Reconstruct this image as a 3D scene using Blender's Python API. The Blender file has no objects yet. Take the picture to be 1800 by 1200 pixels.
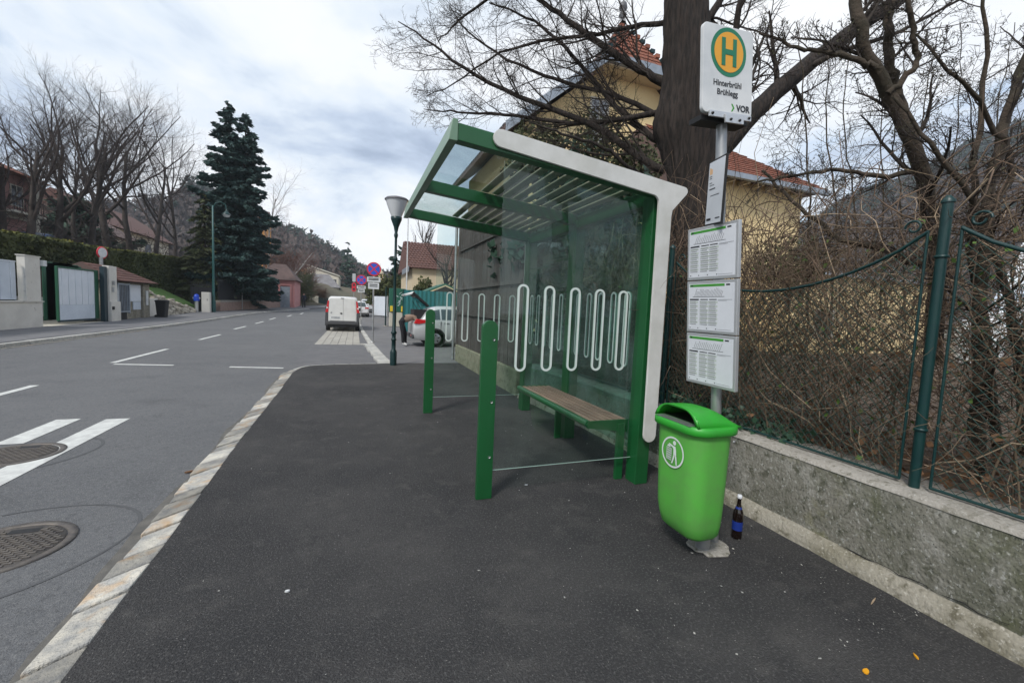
import bpy, bmesh, math, random
import numpy as np
from mathutils import Vector, Matrix
rnd = random.Random(7); NP = np.random.default_rng(7)
SC = bpy.context.scene; COL = SC.collection
R = math.radians

# ------------------------------------------------------------------ camera
YAW, PITCH, ROLL, FPX, EYE = 0.357567, 0.07758, 0.043931, 742.8, 1.55
cy, sy, cp, sp = math.cos(YAW), math.sin(YAW), math.cos(PITCH), math.sin(PITCH)
FW = Vector((sy*cp, cy*cp, -sp)); RT0 = Vector((cy, -sy, 0)); UP0 = RT0.cross(FW)
RT = math.cos(ROLL)*RT0 + math.sin(ROLL)*UP0; UP = -math.sin(ROLL)*RT0 + math.cos(ROLL)*UP0
cam_d = bpy.data.cameras.new('camera'); cam = bpy.data.objects.new('camera', cam_d); COL.objects.link(cam)
cam_d.sensor_width = 36; cam_d.lens = FPX/1800*36; cam_d.clip_start = 0.05; cam_d.clip_end = 4000
M = Matrix((RT, UP, -FW)).transposed().to_4x4(); M.translation = (0, 0, EYE); cam.matrix_world = M
SC.camera = cam
def at(px, py, Y=None, X=None, Z=None):      # survey helper: sight line met with a plane of the place
    d = (px-900)/FPX*RT - (py-600)/FPX*UP + FW
    t = Y/d.y if Y is not None else X/d.x if X is not None else (Z-EYE)/d.z
    return Vector((d.x*t, d.y*t, EYE+d.z*t))

# ------------------------------------------------------------------ sky, sun, exposure
SUN_EL, SUN_AZ = 46, 228          # azimuth: degrees clockwise from +Y
w = bpy.data.worlds.new('World'); SC.world = w; w.use_nodes = True
nt = w.node_tree; N = nt.nodes; L = nt.links; N.clear()
sky = N.new('ShaderNodeTexSky'); sky.sky_type = 'NISHITA'; sky.sun_disc = False
sky.sun_elevation = R(SUN_EL); sky.sun_rotation = R(SUN_AZ); sky.air_density = 1.2; sky.dust_density = 1.5
tc = N.new('ShaderNodeTexCoord'); sep = N.new('ShaderNodeSeparateXYZ'); L.new(tc.outputs['Generated'], sep.inputs[0])
def wmath(op, a, b):
    m = N.new('ShaderNodeMath'); m.operation = op
    for i, v in enumerate((a, b)):
        if isinstance(v, (int, float)): m.inputs[i].default_value = v
        else: L.new(v, m.inputs[i])
    return m.outputs[0]
zz = wmath('ADD', wmath('MAXIMUM', sep.outputs[2], 0.0), 0.16)
cmb = N.new('ShaderNodeCombineXYZ'); L.new(wmath('DIVIDE', sep.outputs[0], zz), cmb.inputs[0]); L.new(wmath('DIVIDE', sep.outputs[1], zz), cmb.inputs[1])
def wnoise(scale, detail, rough, off, dist=0.0):
    mp = N.new('ShaderNodeMapping'); mp.inputs['Location'].default_value = off; mp.inputs['Rotation'].default_value = (0, 0, .6); mp.inputs['Scale'].default_value = (1, .62, 1)
    L.new(cmb.outputs[0], mp.inputs[0])
    n = N.new('ShaderNodeTexNoise'); n.inputs['Scale'].default_value = scale; n.inputs['Detail'].default_value = detail; n.inputs['Roughness'].default_value = rough; n.inputs['Distortion'].default_value = dist
    L.new(mp.outputs[0], n.inputs[0]); return n.outputs[0]
def wramp(src, stops):
    r = N.new('ShaderNodeValToRGB'); e = r.color_ramp.elements
    while len(e) > 1: e.remove(e[-1])
    e[0].position, e[0].color = stops[0][0], stops[0][1]+(1,)
    for p, c in stops[1:]:
        k = e.new(p); k.color = c+(1,)
    L.new(src, r.inputs[0]); return r.outputs[0]
def wmix(f, a, b, typ='MIX'):
    m = N.new('ShaderNodeMix'); m.data_type = 'RGBA'; m.blend_type = typ
    if isinstance(f, (int, float)): m.inputs[0].default_value = f
    else: L.new(f, m.inputs[0])
    for i, v in ((6, a), (7, b)):
        if isinstance(v, tuple): m.inputs[i].default_value = v+(1,)
        else: L.new(v, m.inputs[i])
    return m.outputs[2]
shade = wramp(wnoise(.85, 8, .58, (3.1, 1.7, 0), .5), [(.37, (.38, .46, .60)), (.43, (.55, .64, .78)), (.49, (.78, .85, .93)), (.56, (.94, .96, .99)), (.66, (1.0, 1.0, 1.0))])
cover = wramp(wnoise(1.15, 6, .55, (7.3, 2.2, 4.0), .4), [(.33, (0, 0, 0)), (.43, (1, 1, 1))])
cl10 = wmix(1.0, shade, (7.8, 7.9, 8.05), 'MULTIPLY')
skyb = wmix(1.0, sky.outputs[0], (1.5, 1.5, 1.5), 'MULTIPLY')
mixsky = wmix(cover, skyb, cl10)
bg = N.new('ShaderNodeBackground'); bg.inputs[1].default_value = 0.1; L.new(mixsky, bg.inputs[0])
wo = N.new('ShaderNodeOutputWorld'); L.new(bg.outputs[0], wo.inputs[0])
sl = bpy.data.lights.new('sun', 'SUN'); sl.energy = 2.3; sl.angle = R(11); sl.color = (1, .96, .9)
so = bpy.data.objects.new('sun', sl); COL.objects.link(so)
sd = Vector((math.sin(R(SUN_AZ))*math.cos(R(SUN_EL)), math.cos(R(SUN_AZ))*math.cos(R(SUN_EL)), math.sin(R(SUN_EL))))
so.rotation_euler = sd.to_track_quat('Z', 'Y').to_euler(); so.location = (0, -5, 30)
SC.render.engine = 'CYCLES'
SC.view_settings.view_transform = 'Standard'; SC.view_settings.look = 'None'; SC.view_settings.exposure = 0.46; SC.view_settings.gamma = 1.0
SC.cycles.transparent_max_bounces = 16; SC.cycles.max_bounces = 8; SC.cycles.volume_bounces = 2

# ------------------------------------------------------------------ materials
MATS = {}
def mat(name, col, rough=.7, metal=0., col2=None, scale=6., amount=1.0, col3=None, scale3=60., lo=.35, hi=.65, lo3=.55, hi3=.7, bump=0., bscale=80., space='obj', rand=0., spec=.5, detail=6, stretch=(1, 1, 1), coat=0., vor=None, trans=0.):
    if name in MATS: return MATS[name]
    m = bpy.data.materials.new(name); MATS[name] = m; m.use_nodes = True
    t = m.node_tree; n = t.nodes; l = t.links; b = n['Principled BSDF']
    b.inputs['Roughness'].default_value = rough; b.inputs['Metallic'].default_value = metal; b.inputs['Specular IOR Level'].default_value = spec
    b.inputs['Base Color'].default_value = tuple(col)+(1,)
    if coat: b.inputs['Coat Weight'].default_value = coat; b.inputs['Coat Roughness'].default_value = .08
    if col2 is None and not bump and not rand: return m
    if space == 'pos': src = n.new('ShaderNodeNewGeometry').outputs['Position']
    else: src = n.new('ShaderNodeTexCoord').outputs['Object']
    mp = n.new('ShaderNodeMapping'); mp.inputs['Scale'].default_value = stretch; l.new(src, mp.inputs[0]); src = mp.outputs[0]
    if rand:
        oi = n.new('ShaderNodeObjectInfo'); add = n.new('ShaderNodeVectorMath'); add.operation = 'ADD'
        sc = n.new('ShaderNodeMath'); sc.operation = 'MULTIPLY'; sc.inputs[1].default_value = 37.; l.new(oi.outputs['Random'], sc.inputs[0])
        l.new(src, add.inputs[0]); l.new(sc.outputs[0], add.inputs[1]); src = add.outputs[0]
    def noise(s, d=detail):
        k = n.new('ShaderNodeTexNoise'); k.inputs['Scale'].default_value = s; k.inputs['Detail'].default_value = d; k.inputs['Roughness'].default_value = .6; l.new(src, k.inputs[0]); return k.outputs[0]
    def rng(s, a, c):
        k = n.new('ShaderNodeMapRange'); k.inputs[1].default_value = a; k.inputs[2].default_value = c; l.new(s, k.inputs[0]); return k.outputs[0]
    def mix(f, a, c, typ='MIX'):
        k = n.new('ShaderNodeMix'); k.data_type = 'RGBA'; k.blend_type = typ
        if isinstance(f, float): k.inputs[0].default_value = f
        else: l.new(f, k.inputs[0])
        for i, v in ((6, a), (7, c)):
            if isinstance(v, tuple): k.inputs[i].default_value = v[:3]+(1,)
            else: l.new(v, k.inputs[i])
        return k.outputs[2]
    c = tuple(col)
    if col2 is not None:
        f = rng(noise(scale), lo, hi)
        if amount < 1: 
            k = n.new('ShaderNodeMath'); k.operation = 'MULTIPLY'; k.inputs[1].default_value = amount; l.new(f, k.inputs[0]); f = k.outputs[0]
        c = mix(f, c, tuple(col2))
    if col3 is not None: c = mix(rng(noise(scale3, 3), lo3, hi3), c, tuple(col3))
    if vor is not None:      # (scale, threshold, colour): scattered specks
        v = n.new('ShaderNodeTexVoronoi'); v.inputs['Scale'].default_value = vor[0]; l.new(src, v.inputs[0])
        c = mix(rng(v.outputs['Distance'], vor[1], vor[1]*.6), c, tuple(vor[2]))
    if rand:
        h = n.new('ShaderNodeHueSaturation'); k = n.new('ShaderNodeMapRange'); k.inputs[3].default_value = 1-rand; k.inputs[4].default_value = 1+rand
        l.new(oi.outputs['Random'], k.inputs[0]); l.new(k.outputs[0], h.inputs['Value'])
        if isinstance(c, tuple): h.inputs['Color'].default_value = c+(1,)
        else: l.new(c, h.inputs['Color'])
        c = h.outputs[0]
    if not isinstance(c, tuple): l.new(c, b.inputs['Base Color'])
    if bump:
        bp = n.new('ShaderNodeBump'); bp.inputs['Strength'].default_value = bump; bp.inputs['Distance'].default_value = .02
        l.new(noise(bscale, 4), bp.inputs['Height']); l.new(bp.outputs[0], b.inputs['Normal'])
    return m
def layered(name, base, layers, rough=.9, bump=.6, bscale=60, stretch=(1, 1, 1), b2=None):
    m = bpy.data.materials.new(name); MATS[name] = m; m.use_nodes = True; t = m.node_tree; n = t.nodes; l = t.links; b = n['Principled BSDF']; b.inputs['Roughness'].default_value = rough; b.inputs['Specular IOR Level'].default_value = .35
    g = n.new('ShaderNodeNewGeometry'); mp = n.new('ShaderNodeMapping'); mp.inputs['Scale'].default_value = stretch; l.new(g.outputs['Position'], mp.inputs[0]); c = None
    for k, (kind, sc, lo, hi, col) in enumerate(layers):
        if kind == 'n':
            x = n.new('ShaderNodeTexNoise'); x.inputs['Scale'].default_value = sc; x.inputs['Detail'].default_value = 7; x.inputs['Roughness'].default_value = .62; o = x.outputs[0]
        else:
            x = n.new('ShaderNodeTexVoronoi'); x.inputs['Scale'].default_value = sc; o = x.outputs['Distance']
        off = n.new('ShaderNodeVectorMath'); off.operation = 'ADD'; off.inputs[1].default_value = (k*7.3, k*3.1, k*1.7); l.new(mp.outputs[0], off.inputs[0]); l.new(off.outputs[0], x.inputs['Vector'])
        f = n.new('ShaderNodeMapRange'); f.inputs[1].default_value = lo; f.inputs[2].default_value = hi; l.new(o, f.inputs[0]); fo = f.outputs[0]
        if kind == 'v':      # only some cells carry a speck
            w_ = n.new('ShaderNodeMath'); w_.operation = 'GREATER_THAN'; w_.inputs[1].default_value = .72; sp_c = n.new('ShaderNodeSeparateColor'); l.new(x.outputs['Color'], sp_c.inputs[0]); l.new(sp_c.outputs[0], w_.inputs[0])
            mu = n.new('ShaderNodeMath'); mu.operation = 'MULTIPLY'; l.new(fo, mu.inputs[0]); l.new(w_.outputs[0], mu.inputs[1]); fo = mu.outputs[0]
        mx = n.new('ShaderNodeMix'); mx.data_type = 'RGBA'; l.new(fo, mx.inputs[0])
        if c is None: mx.inputs[6].default_value = base+(1,)
        else: l.new(c, mx.inputs[6])
        mx.inputs[7].default_value = col+(1,); c = mx.outputs[2]
    l.new(c, b.inputs['Base Color'])
    x = n.new('ShaderNodeTexNoise'); x.inputs['Scale'].default_value = bscale; x.inputs['Detail'].default_value = 5; l.new(mp.outputs[0], x.inputs['Vector']); bp = n.new('ShaderNodeBump'); bp.inputs['Strength'].default_value = bump; bp.inputs['Distance'].default_value = .015; l.new(x.outputs[0], bp.inputs['Height']); l.new(bp.outputs[0], b.inputs['Normal'])
def glass_mat(name, tint, rough=0.02, ior=1.5, dirt_reflection=0.06):
    m = bpy.data.materials.new(name); MATS[name] = m; m.use_nodes = True; t = m.node_tree; n = t.nodes; l = t.links; n.clear()
    o = n.new('ShaderNodeOutputMaterial'); tr = n.new('ShaderNodeBsdfTransparent'); tr.inputs[0].default_value = tuple(tint)+(1,)
    g = n.new('ShaderNodeBsdfGlossy'); g.inputs['Roughness'].default_value = rough; g.inputs[0].default_value = (.95, 1, .98, 1)
    f = n.new('ShaderNodeFresnel'); f.inputs[0].default_value = ior
    ge = n.new('ShaderNodeNewGeometry'); fr = n.new('ShaderNodeMath'); fr.operation = 'MULTIPLY_ADD'; fr.inputs[1].default_value = -1.; fr.inputs[2].default_value = 1.; l.new(ge.outputs['Backfacing'], fr.inputs[0]); fm = n.new('ShaderNodeMath'); fm.operation = 'MULTIPLY'; l.new(f.outputs[0], fm.inputs[0]); l.new(fr.outputs[0], fm.inputs[1])
    mx = n.new('ShaderNodeMixShader'); l.new(fm.outputs[0], mx.inputs[0]); l.new(tr.outputs[0], mx.inputs[1]); l.new(g.outputs[0], mx.inputs[2])
    d = n.new('ShaderNodeBsdfDiffuse'); d.inputs[0].default_value = (.42, .55, .51, 1)  # teal diffuse: dirt film plus sky and tree reflections painted into the panes
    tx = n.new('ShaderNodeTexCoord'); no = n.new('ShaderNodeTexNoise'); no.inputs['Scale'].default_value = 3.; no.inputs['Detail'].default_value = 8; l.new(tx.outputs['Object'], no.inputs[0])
    mr = n.new('ShaderNodeMapRange'); mr.inputs[1].default_value = .4; mr.inputs[2].default_value = .75; mr.inputs[3].default_value = dirt_reflection*.3; mr.inputs[4].default_value = dirt_reflection*1.6; l.new(no.outputs[0], mr.inputs[0])
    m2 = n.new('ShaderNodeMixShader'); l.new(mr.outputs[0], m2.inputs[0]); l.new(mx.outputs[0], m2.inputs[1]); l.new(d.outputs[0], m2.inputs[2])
    l.new(m2.outputs[0], o.inputs[0]); return m

layered('asphalt', (.024, .024, .026), [('n', .55, .36, .70, (.066, .063, .061)), ('n', 1.6, .50, .80, (.022, .022, .024)), ('n', 6., .54, .84, (.080, .076, .072)), ('n', 19., .55, .72, (.030, .030, .031)), ('n', 75., .51, .69, (.100, .098, .096)), ('n', 160., .56, .70, (.010, .010, .011)), ('v', 60., .16, .08, (.24, .23, .21))], .88, .9, 120)
layered('road', (.110, .113, .119), [('n', .35, .40, .66, (.145, .147, .151)), ('n', 1.7, .54, .74, (.085, .087, .092)), ('n', 7., .52, .72, (.135, .137, .14)), ('n', 28., .50, .68, (.085, .087, .091)), ('n', 80., .50, .66, (.18, .18, .18)), ('n', 150., .54, .70, (.035, .036, .039))], .82, .6, 150)
mat('road_patch', (.105, .105, .112), .85, col2=(.135, .135, .14), scale=3, col3=(.07, .07, .075), scale3=190, bump=.3, bscale=260, space='pos')
mat('far_pavement', (.12, .12, .127), .85, col2=(.155, .155, .16), scale=1.3, bump=.2, bscale=200, space='pos')
mat('bay_paving', (.30, .285, .25), .9, col2=(.38, .365, .33), scale=5, bump=.3, bscale=80, rand=.08)
mat('paint', (.62, .63, .60), .7, col2=(.40, .40, .39), scale=9, amount=.75, col3=(.2, .2, .2), scale3=150, lo3=.66, hi3=.75, space='pos')
mat('granite', (.42, .395, .34), .8, col2=(.22, .22, .215), scale=9, col3=(.36, .25, .15), scale3=5, lo3=.55, hi3=.72, bump=.9, bscale=40, rand=.42)
mat('granite_pale', (.46, .45, .41), .8, col2=(.30, .30, .29), scale=9, bump=.4, bscale=50, rand=.12)
mat('grime', (.085, .082, .076), .95, col2=(.14, .132, .118), scale=8, bump=.3, bscale=120, space='pos')
mat('iron', (.10, .09, .085), .55, .5, col2=(.17, .15, .13), scale=14, bump=.2, bscale=90)
mat('green_paint', (.006, .075, .020), .38, col2=(.007, .090, .025), scale=3, bump=.05, bscale=60, coat=.15)
mat('green_fascia_sheen', (.13, .22, .15), .4, col2=(.15, .25, .17), scale=4)  # frame green made paler, light reflecting off the front put into the colour
mat('white_enamel', (.62, .62, .60), .35, col2=(.52, .52, .49), scale=5)
mat('decal', (.60, .66, .63), .5)
mat('wood_slat', (.23, .135, .10), .6, col2=(.33, .21, .165), scale=5, stretch=(14, 1, 14), bump=.2, bscale=30, rand=.2)
mat('roof_slat', (.34, .30, .21), .6, col2=(.28, .25, .18), scale=4)
mat('bin_green', (.085, .38, .050), .55, col2=(.095, .31, .060), scale=7, bump=.06, bscale=200, col3=(.10, .33, .06), scale3=11, lo3=.58, hi3=.85)
mat('bin_lid_green', (.025, .34, .025), .4, col2=(.03, .29, .03), scale=7, bump=.05, bscale=200)
mat('black', (.008, .008, .009), .6)
mat('black_rubber', (.015, .015, .016), .8)
mat('galv', (.42, .43, .43), .45, .75, col2=(.32, .33, .34), scale=10)
mat('alu', (.55, .56, .57), .35, .6)
mat('sign_white', (.66, .67, .67), .3, col2=(.52, .54, .55), scale=5)
mat('sign_amber', (.72, .33, .015), .35)
mat('sign_green', (.005, .16, .075), .35)
mat('ink', (.02, .022, .025), .5)
mat('ink_grey', (.25, .26, .27), .6)
mat('ink_pale', (.45, .50, .45), .6)
mat('ink_green', (.05, .28, .03), .5)
mat('paper', (.66, .68, .72), .25, col2=(.60, .62, .66), scale=4)
layered('concrete', (.215, .205, .175), [('n', 1.1, .42, .60, (.135, .135, .105)), ('n', 4.5, .50, .64, (.30, .29, .26)), ('n', 2.3, .50, .64, (.085, .092, .045)), ('n', 17., .52, .64, (.10, .10, .075)), ('n', 45., .56, .66, (.36, .36, .33)), ('n', 1.7, .58, .72, (.17, .165, .05)), ('n', 90., .58, .68, (.05, .052, .04))], .92, .7, 55, (1, 1, .8))
mat('concrete_lichen', (.30, .26, .03), .95, col2=(.2, .2, .08), scale=40)
layered('coping', (.33, .31, .28), [('n', 3., .45, .65, (.24, .225, .195)), ('n', 20., .52, .66, (.17, .16, .13)), ('n', 60., .56, .68, (.42, .41, .38))], .9, .7, 50)
layered('footing', (.28, .26, .215), [('n', 2.5, .45, .62, (.19, .175, .13)), ('n', 14., .52, .66, (.11, .10, .07)), ('n', 50., .56, .68, (.38, .36, .31))], .92, .8, 45)
layered('plinth', (.235, .225, .16), [('n', 1.5, .45, .62, (.15, .15, .095)), ('n', 9., .52, .66, (.10, .10, .065)), ('n', 40., .56, .68, (.32, .31, .25))], .92, .6, 45)
mat('pale_concrete', (.64, .62, .57), .85, col2=(.55, .53, .49), scale=1.7, col3=(.30, .29, .27), scale3=5, lo3=.64, hi3=.8, bump=.2, bscale=40)
mat('fence_green', (.002, .026, .027), .4, col2=(.003, .034, .032), scale=8, bump=.1, bscale=90)
mat('wire', (.010, .050, .040), .5)
mat('lamp_green', (.004, .026, .027), .35)
mat('lamp_glass', (.62, .64, .66), .15, spec=.6)
mat('lamp_hood', (.10, .10, .11), .5)
mat('old_wood', (.052, .042, .040), .9, col2=(.100, .082, .076), scale=3, stretch=(1, 7, .5), bump=.6, bscale=14, rand=.22)
mat('fence_wood', (.13, .105, .085), .9, col2=(.08, .065, .05), scale=4, rand=.2)
mat('bark', (.034, .025, .021), .95, col2=(.010, .008, .007), scale=22, stretch=(1.6, 1.6, .22), bump=1.0, bscale=26, lo=.4, hi=.6)
mat('branch', (.026, .020, .017), .9, col2=(.045, .036, .029), scale=9)
mat('twig', (.034, .025, .021), .9)
mat('bark_moss', (.065, .048, .035), .95, col2=(.030, .026, .016), scale=6, bump=.9, bscale=30)
mat('beech_bark', (.055, .044, .038), .9, col2=(.035, .029, .026), scale=2)
mat('beech_twig', (.046, .035, .031), .9)
mat('birch_bark', (.42, .40, .38), .8, col2=(.12, .10, .09), scale=5)
mat('birch_twig', (.16, .125, .12), .9)
mat('red_twig', (.14, .075, .060), .9)
mat('bramble', (.17, .115, .08), .9, rand=0., col2=(.07, .048, .033), scale=3, space='pos')
mat('bramble_pale', (.46, .35, .24), .9, col2=(.22, .16, .105), scale=3, space='pos')
mat('dead_leaf', (.19, .10, .05), .9, col2=(.11, .06, .03), scale=7, space='pos')
mat('fresh_leaf', (.10, .18, .030), .7, col2=(.06, .12, .02), scale=7, space='pos')
mat('ivy', (.020, .055, .030), .5, col2=(.04, .09, .05), scale=9, space='pos')
mat('bud', (.060, .065, .026), .8, col2=(.05, .04, .02), scale=5, space='pos')
mat('cane', (.10, .070, .046), .9, col2=(.17, .125, .08), scale=4, space='pos')
mat('pane_rim', (.30, .40, .36), .3)
mat('soil', (.075, .052, .036), .95, col2=(.12, .085, .06), scale=5, bump=.6, bscale=20, space='pos')
mat('needle', (.016, .042, .030), .8, col2=(.030, .066, .040), scale=1.1, space='pos')
mat('needle_blue', (.014, .040, .038), .8, col2=(.028, .066, .058), scale=.9, space='pos')
mat('needle_olive', (.040, .052, .020), .85, col2=(.07, .08, .03), scale=1.5, space='pos')
mat('hedge_leaf', (.034, .046, .014), .85, col2=(.065, .075, .02), scale=1.2, space='pos')
mat('hedge_top', (.15, .145, .022), .85, col2=(.075, .085, .02), scale=2, space='pos')
mat('grass', (.07, .16, .025), .9, col2=(.10, .17, .04), scale=1.5, bump=.4, bscale=30, space='pos')
mat('ground', (.085, .085, .055), .95, col2=(.12, .10, .07), scale=.3, bump=.3, bscale=4, space='pos')
mat('pink_wall', (.52, .24, .23), .85, col2=(.46, .21, .20), scale=1.2)
mat('pink_stone', (.35, .24, .20), .9, col2=(.27, .19, .16), scale=5)
mat('mauve_wall', (.33, .19, .18), .9, col2=(.28, .16, .15), scale=1)
mat('cream', (.62, .52, .36), .85, col2=(.55, .46, .32), scale=.8)
mat('villa_yellow', (.80, .63, .35), .88, col2=(.73, .56, .30), scale=.9, col3=(.45, .34, .2), scale3=2.3, lo3=.66, hi3=.85)
mat('orange_wall', (.62, .30, .09), .85)
mat('stucco_pale', (.60, .56, .46), .85, col2=(.52, .48, .40), scale=1)
mat('tile_red', (.30, .105, .062), .85, col2=(.22, .08, .05), scale=3, rand=.2, col3=(.17, .08, .055), scale3=5, space='pos')
mat('tile_brown', (.13, .062, .048), .85, col2=(.085, .042, .036), scale=4, rand=.2, space='pos')
mat('tile_dark', (.09, .06, .055), .85, col2=(.13, .085, .075), scale=2, space='pos')
mat('slate', (.20, .195, .20), .8, col2=(.15, .145, .15), scale=1.5, space='pos')
mat('zinc', (.33, .37, .42), .5, .3, col2=(.25, .28, .32), scale=4)
mat('shutter', (.36, .38, .41), .7)
mat('window_dark', (.03, .035, .04), .15, spec=.7)
mat('trim', (.58, .55, .48), .8)
mat('sheet_white', (.68, .72, .78), .5, col2=(.60, .65, .71), scale=2)
mat('sheet_clear', (.58, .64, .72), .45, col2=(.50, .56, .64), scale=2)
mat('gate_green', (.012, .085, .045), .5)
mat('gate_dark', (.010, .030, .040), .5)
mat('black_iron', (.011, .012, .016), .6)
mat('sign_blue', (.015, .09, .52), .4)
mat('sign_red', (.55, .025, .045), .4)
mat('van_white', (.66, .66, .64), .3, coat=.5, col2=(.58, .58, .56), scale=2)
mat('car_silver', (.50, .51, .51), .3, .35, coat=.5)
mat('car_white', (.66, .67, .69), .3, coat=.5)
mat('car_blue', (.06, .12, .25), .3, coat=.5)
mat('plastic_grey', (.055, .056, .06), .7)
mat('tail_red', (.50, .012, .016), .2, coat=.4)
mat('tail_clear', (.6, .56, .55), .2)
mat('car_glass', (.025, .045, .05), .06, spec=.8)
mat('tyre', (.014, .014, .015), .85)
mat('rim', (.30, .30, .31), .35, .7)
mat('teal_sheet', (.008, .115, .125), .5, col2=(.011, .14, .15), scale=3)
mat('yellow_plastic', (.70, .50, .03), .45)
mat('cabinet_cream', (.52, .50, .42), .7)
mat('cabinet_green', (.012, .10, .065), .5)
mat('graffiti', (.50, .60, .62), .6)
mat('hydrant_blue', (.01, .06, .50), .35)
mat('trouser', (.010, .011, .014), .9)
mat('jacket', (.27, .19, .145), .9, col2=(.22, .155, .115), scale=12)
mat('navy_cloth', (.015, .02, .035), .9)
mat('skin', (.48, .27, .19), .6)
mat('hair', (.03, .02, .015), .7)
mat('shoe_white', (.70, .70, .68), .6)
mat('bottle_glass', (.007, .003, .002), .08, spec=.8)
mat('label_blue', (.008, .028, .20), .4)
mat('rubble', (.42, .38, .31), .9, col2=(.30, .27, .22), scale=5, bump=.6, bscale=14, rand=.25)
mat('hill_soil', (.075, .062, .056), .95, col2=(.10, .08, .07), scale=.05, space='pos')
mat('hill_bare', (.090, .066, .060), .95, col2=(.065, .052, .048), scale=.06, space='pos')
mat('hill_pine', (.022, .042, .034), .9, col2=(.035, .058, .042), scale=.08, space='pos')
glass_mat('shelter_glass', (.68, .85, .80), dirt_reflection=.07)
glass_mat('side_glass', (.90, .95, .935), dirt_reflection=.010)
glass_mat('roof_glass', (.86, .92, .91), dirt_reflection=.04)

# ------------------------------------------------------------------ mesh helpers
class MB:
    def __init__(s): s.v = []; s.f = []; s.m = []; s.sm = []
    def add(s, vs, fs, mi=0, smooth=False):
        o = len(s.v); s.v += [tuple(p) for p in vs]
        for f in fs: s.f.append(tuple(i+o for i in f)); s.m.append(mi); s.sm.append(smooth)
        return s
    def box(s, x0, x1, y0, y1, z0, z1, mi=0):
        return s.hexa([(x0, y0, z0), (x1, y0, z0), (x1, y1, z0), (x0, y1, z0), (x0, y0, z1), (x1, y0, z1), (x1, y1, z1), (x0, y1, z1)], mi)
    def hexa(s, p, mi=0):
        return s.add(p, [(0, 3, 2, 1), (4, 5, 6, 7), (0, 1, 5, 4), (1, 2, 6, 5), (2, 3, 7, 6), (3, 0, 4, 7)], mi)
    def prism(s, poly, fn, a, b, mi=0):          # poly 2D, fn(u,v,w)->3D
        n = len(poly); vs = [fn(u, v, a) for u, v in poly]+[fn(u, v, b) for u, v in poly]
        fs = [tuple(range(n-1, -1, -1)), tuple(range(n, 2*n))]+[(i, (i+1) % n, n+(i+1) % n, n+i) for i in range(n)]
        return s.add(vs, fs, mi)
    def tube(s, pts, r, n=8, mi=0, caps=True):
        pts = [Vector(p) for p in pts]; k = len(pts); rs = r if isinstance(r, (list, tuple)) else [r]*k
        vs = []; ref = None
        for i, p in enumerate(pts):
            t = (pts[min(i+1, k-1)]-pts[max(i-1, 0)]).normalized()
            if ref is None: ref = t.cross(Vector((0, 0, 1)) if abs(t.z) < .95 else Vector((1, 0, 0))).normalized()
            ref = (ref-t*ref.dot(t)).normalized(); b = t.cross(ref)
            for j in range(n):
                a = 2*math.pi*j/n; vs.append(p+(ref*math.cos(a)+b*math.sin(a))*rs[i])
        fs = [(i*n+j, i*n+(j+1) % n, (i+1)*n+(j+1) % n, (i+1)*n+j) for i in range(k-1) for j in range(n)]
        s.add(vs, fs, mi, True)
        if caps: s.add(vs[:n], [tuple(range(n-1, -1, -1))], mi); s.add(vs[-n:], [tuple(range(n))], mi)
        return s
    def lathe(s, prof, c=(0, 0, 0), n=20, mi=0, axis='z', smooth=True):
        vs = []
        for r, z in prof:
            for j in range(n):
                a = 2*math.pi*j/n; x, y = r*math.cos(a), r*math.sin(a)
                q = (x, y, z) if axis == 'z' else (x, z, y) if axis == 'y' else (z, x, y)
                vs.append((q[0]+c[0], q[1]+c[1], q[2]+c[2]))
        k = len(prof); fs = [(i*n+j, i*n+(j+1) % n, (i+1)*n+(j+1) % n, (i+1)*n+j) for i in range(k-1) for j in range(n)]
        return s.add(vs, fs, mi, smooth)
    def disc(s, c, r, n=24, mi=0, axis='z', sgn=1):
        vs = []
        for j in range(n):
            a = 2*math.pi*j/n*sgn; x, y = r*math.cos(a), r*math.sin(a)
            q = (x, y, 0) if axis == 'z' else (x, 0, y) if axis == 'y' else (0, x, y)
            vs.append((q[0]+c[0], q[1]+c[1], q[2]+c[2]))
        return s.add(vs, [tuple(range(n))], mi)
    def build(s, name, mats, parent=None, world=False, bevel=0, kind=None, label=None, cat=None, group=None, loc=None, recalc=True):
        me = bpy.data.meshes.new(name)
        off = Vector((0, 0, 0))
        if world:
            q = parent
            while q is not None: off += q.location; q = q.parent
        vs = s.v if off.length == 0 else [(a-off.x, b-off.y, c-off.z) for a, b, c in s.v]
        me.from_pydata(vs, [], s.f)
        mats = mats if isinstance(mats, (list, tuple)) else [mats]
        for m in mats: me.materials.append(MATS[m])
        me.polygons.foreach_set('material_index', s.m); me.polygons.foreach_set('use_smooth', s.sm); me.update()
        if recalc and len(s.f) < 4000:
            bm = bmesh.new(); bm.from_mesh(me); bmesh.ops.recalc_face_normals(bm, faces=bm.faces); bm.to_mesh(me); bm.free()
        return obj(name, me, parent, kind, label, cat, group, loc, bevel)
def obj(name, me, parent=None, kind=None, label=None, cat=None, group=None, loc=None, bevel=0):
    o = bpy.data.objects.new(name, me); COL.objects.link(o)
    if parent: o.parent = parent
    if loc is not None: o.location = loc
    if kind: o['kind'] = kind
    if label: o['label'] = label
    if cat: o['category'] = cat
    if group: o['group'] = group
    if bevel:
        b = o.modifiers.new('bevel', 'BEVEL'); b.width = bevel; b.segments = 2; b.limit_method = 'ANGLE'; b.angle_limit = R(40)
    return o
def thing(name, label, cat, loc=(0, 0, 0), rot=(0, 0, 0), group=None):
    o = bpy.data.objects.new(name, None); COL.objects.link(o); o.location = loc; o.rotation_euler = rot; o.empty_display_size = .2
    o['label'] = label; o['category'] = cat
    if group: o['group'] = group
    return o
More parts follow.
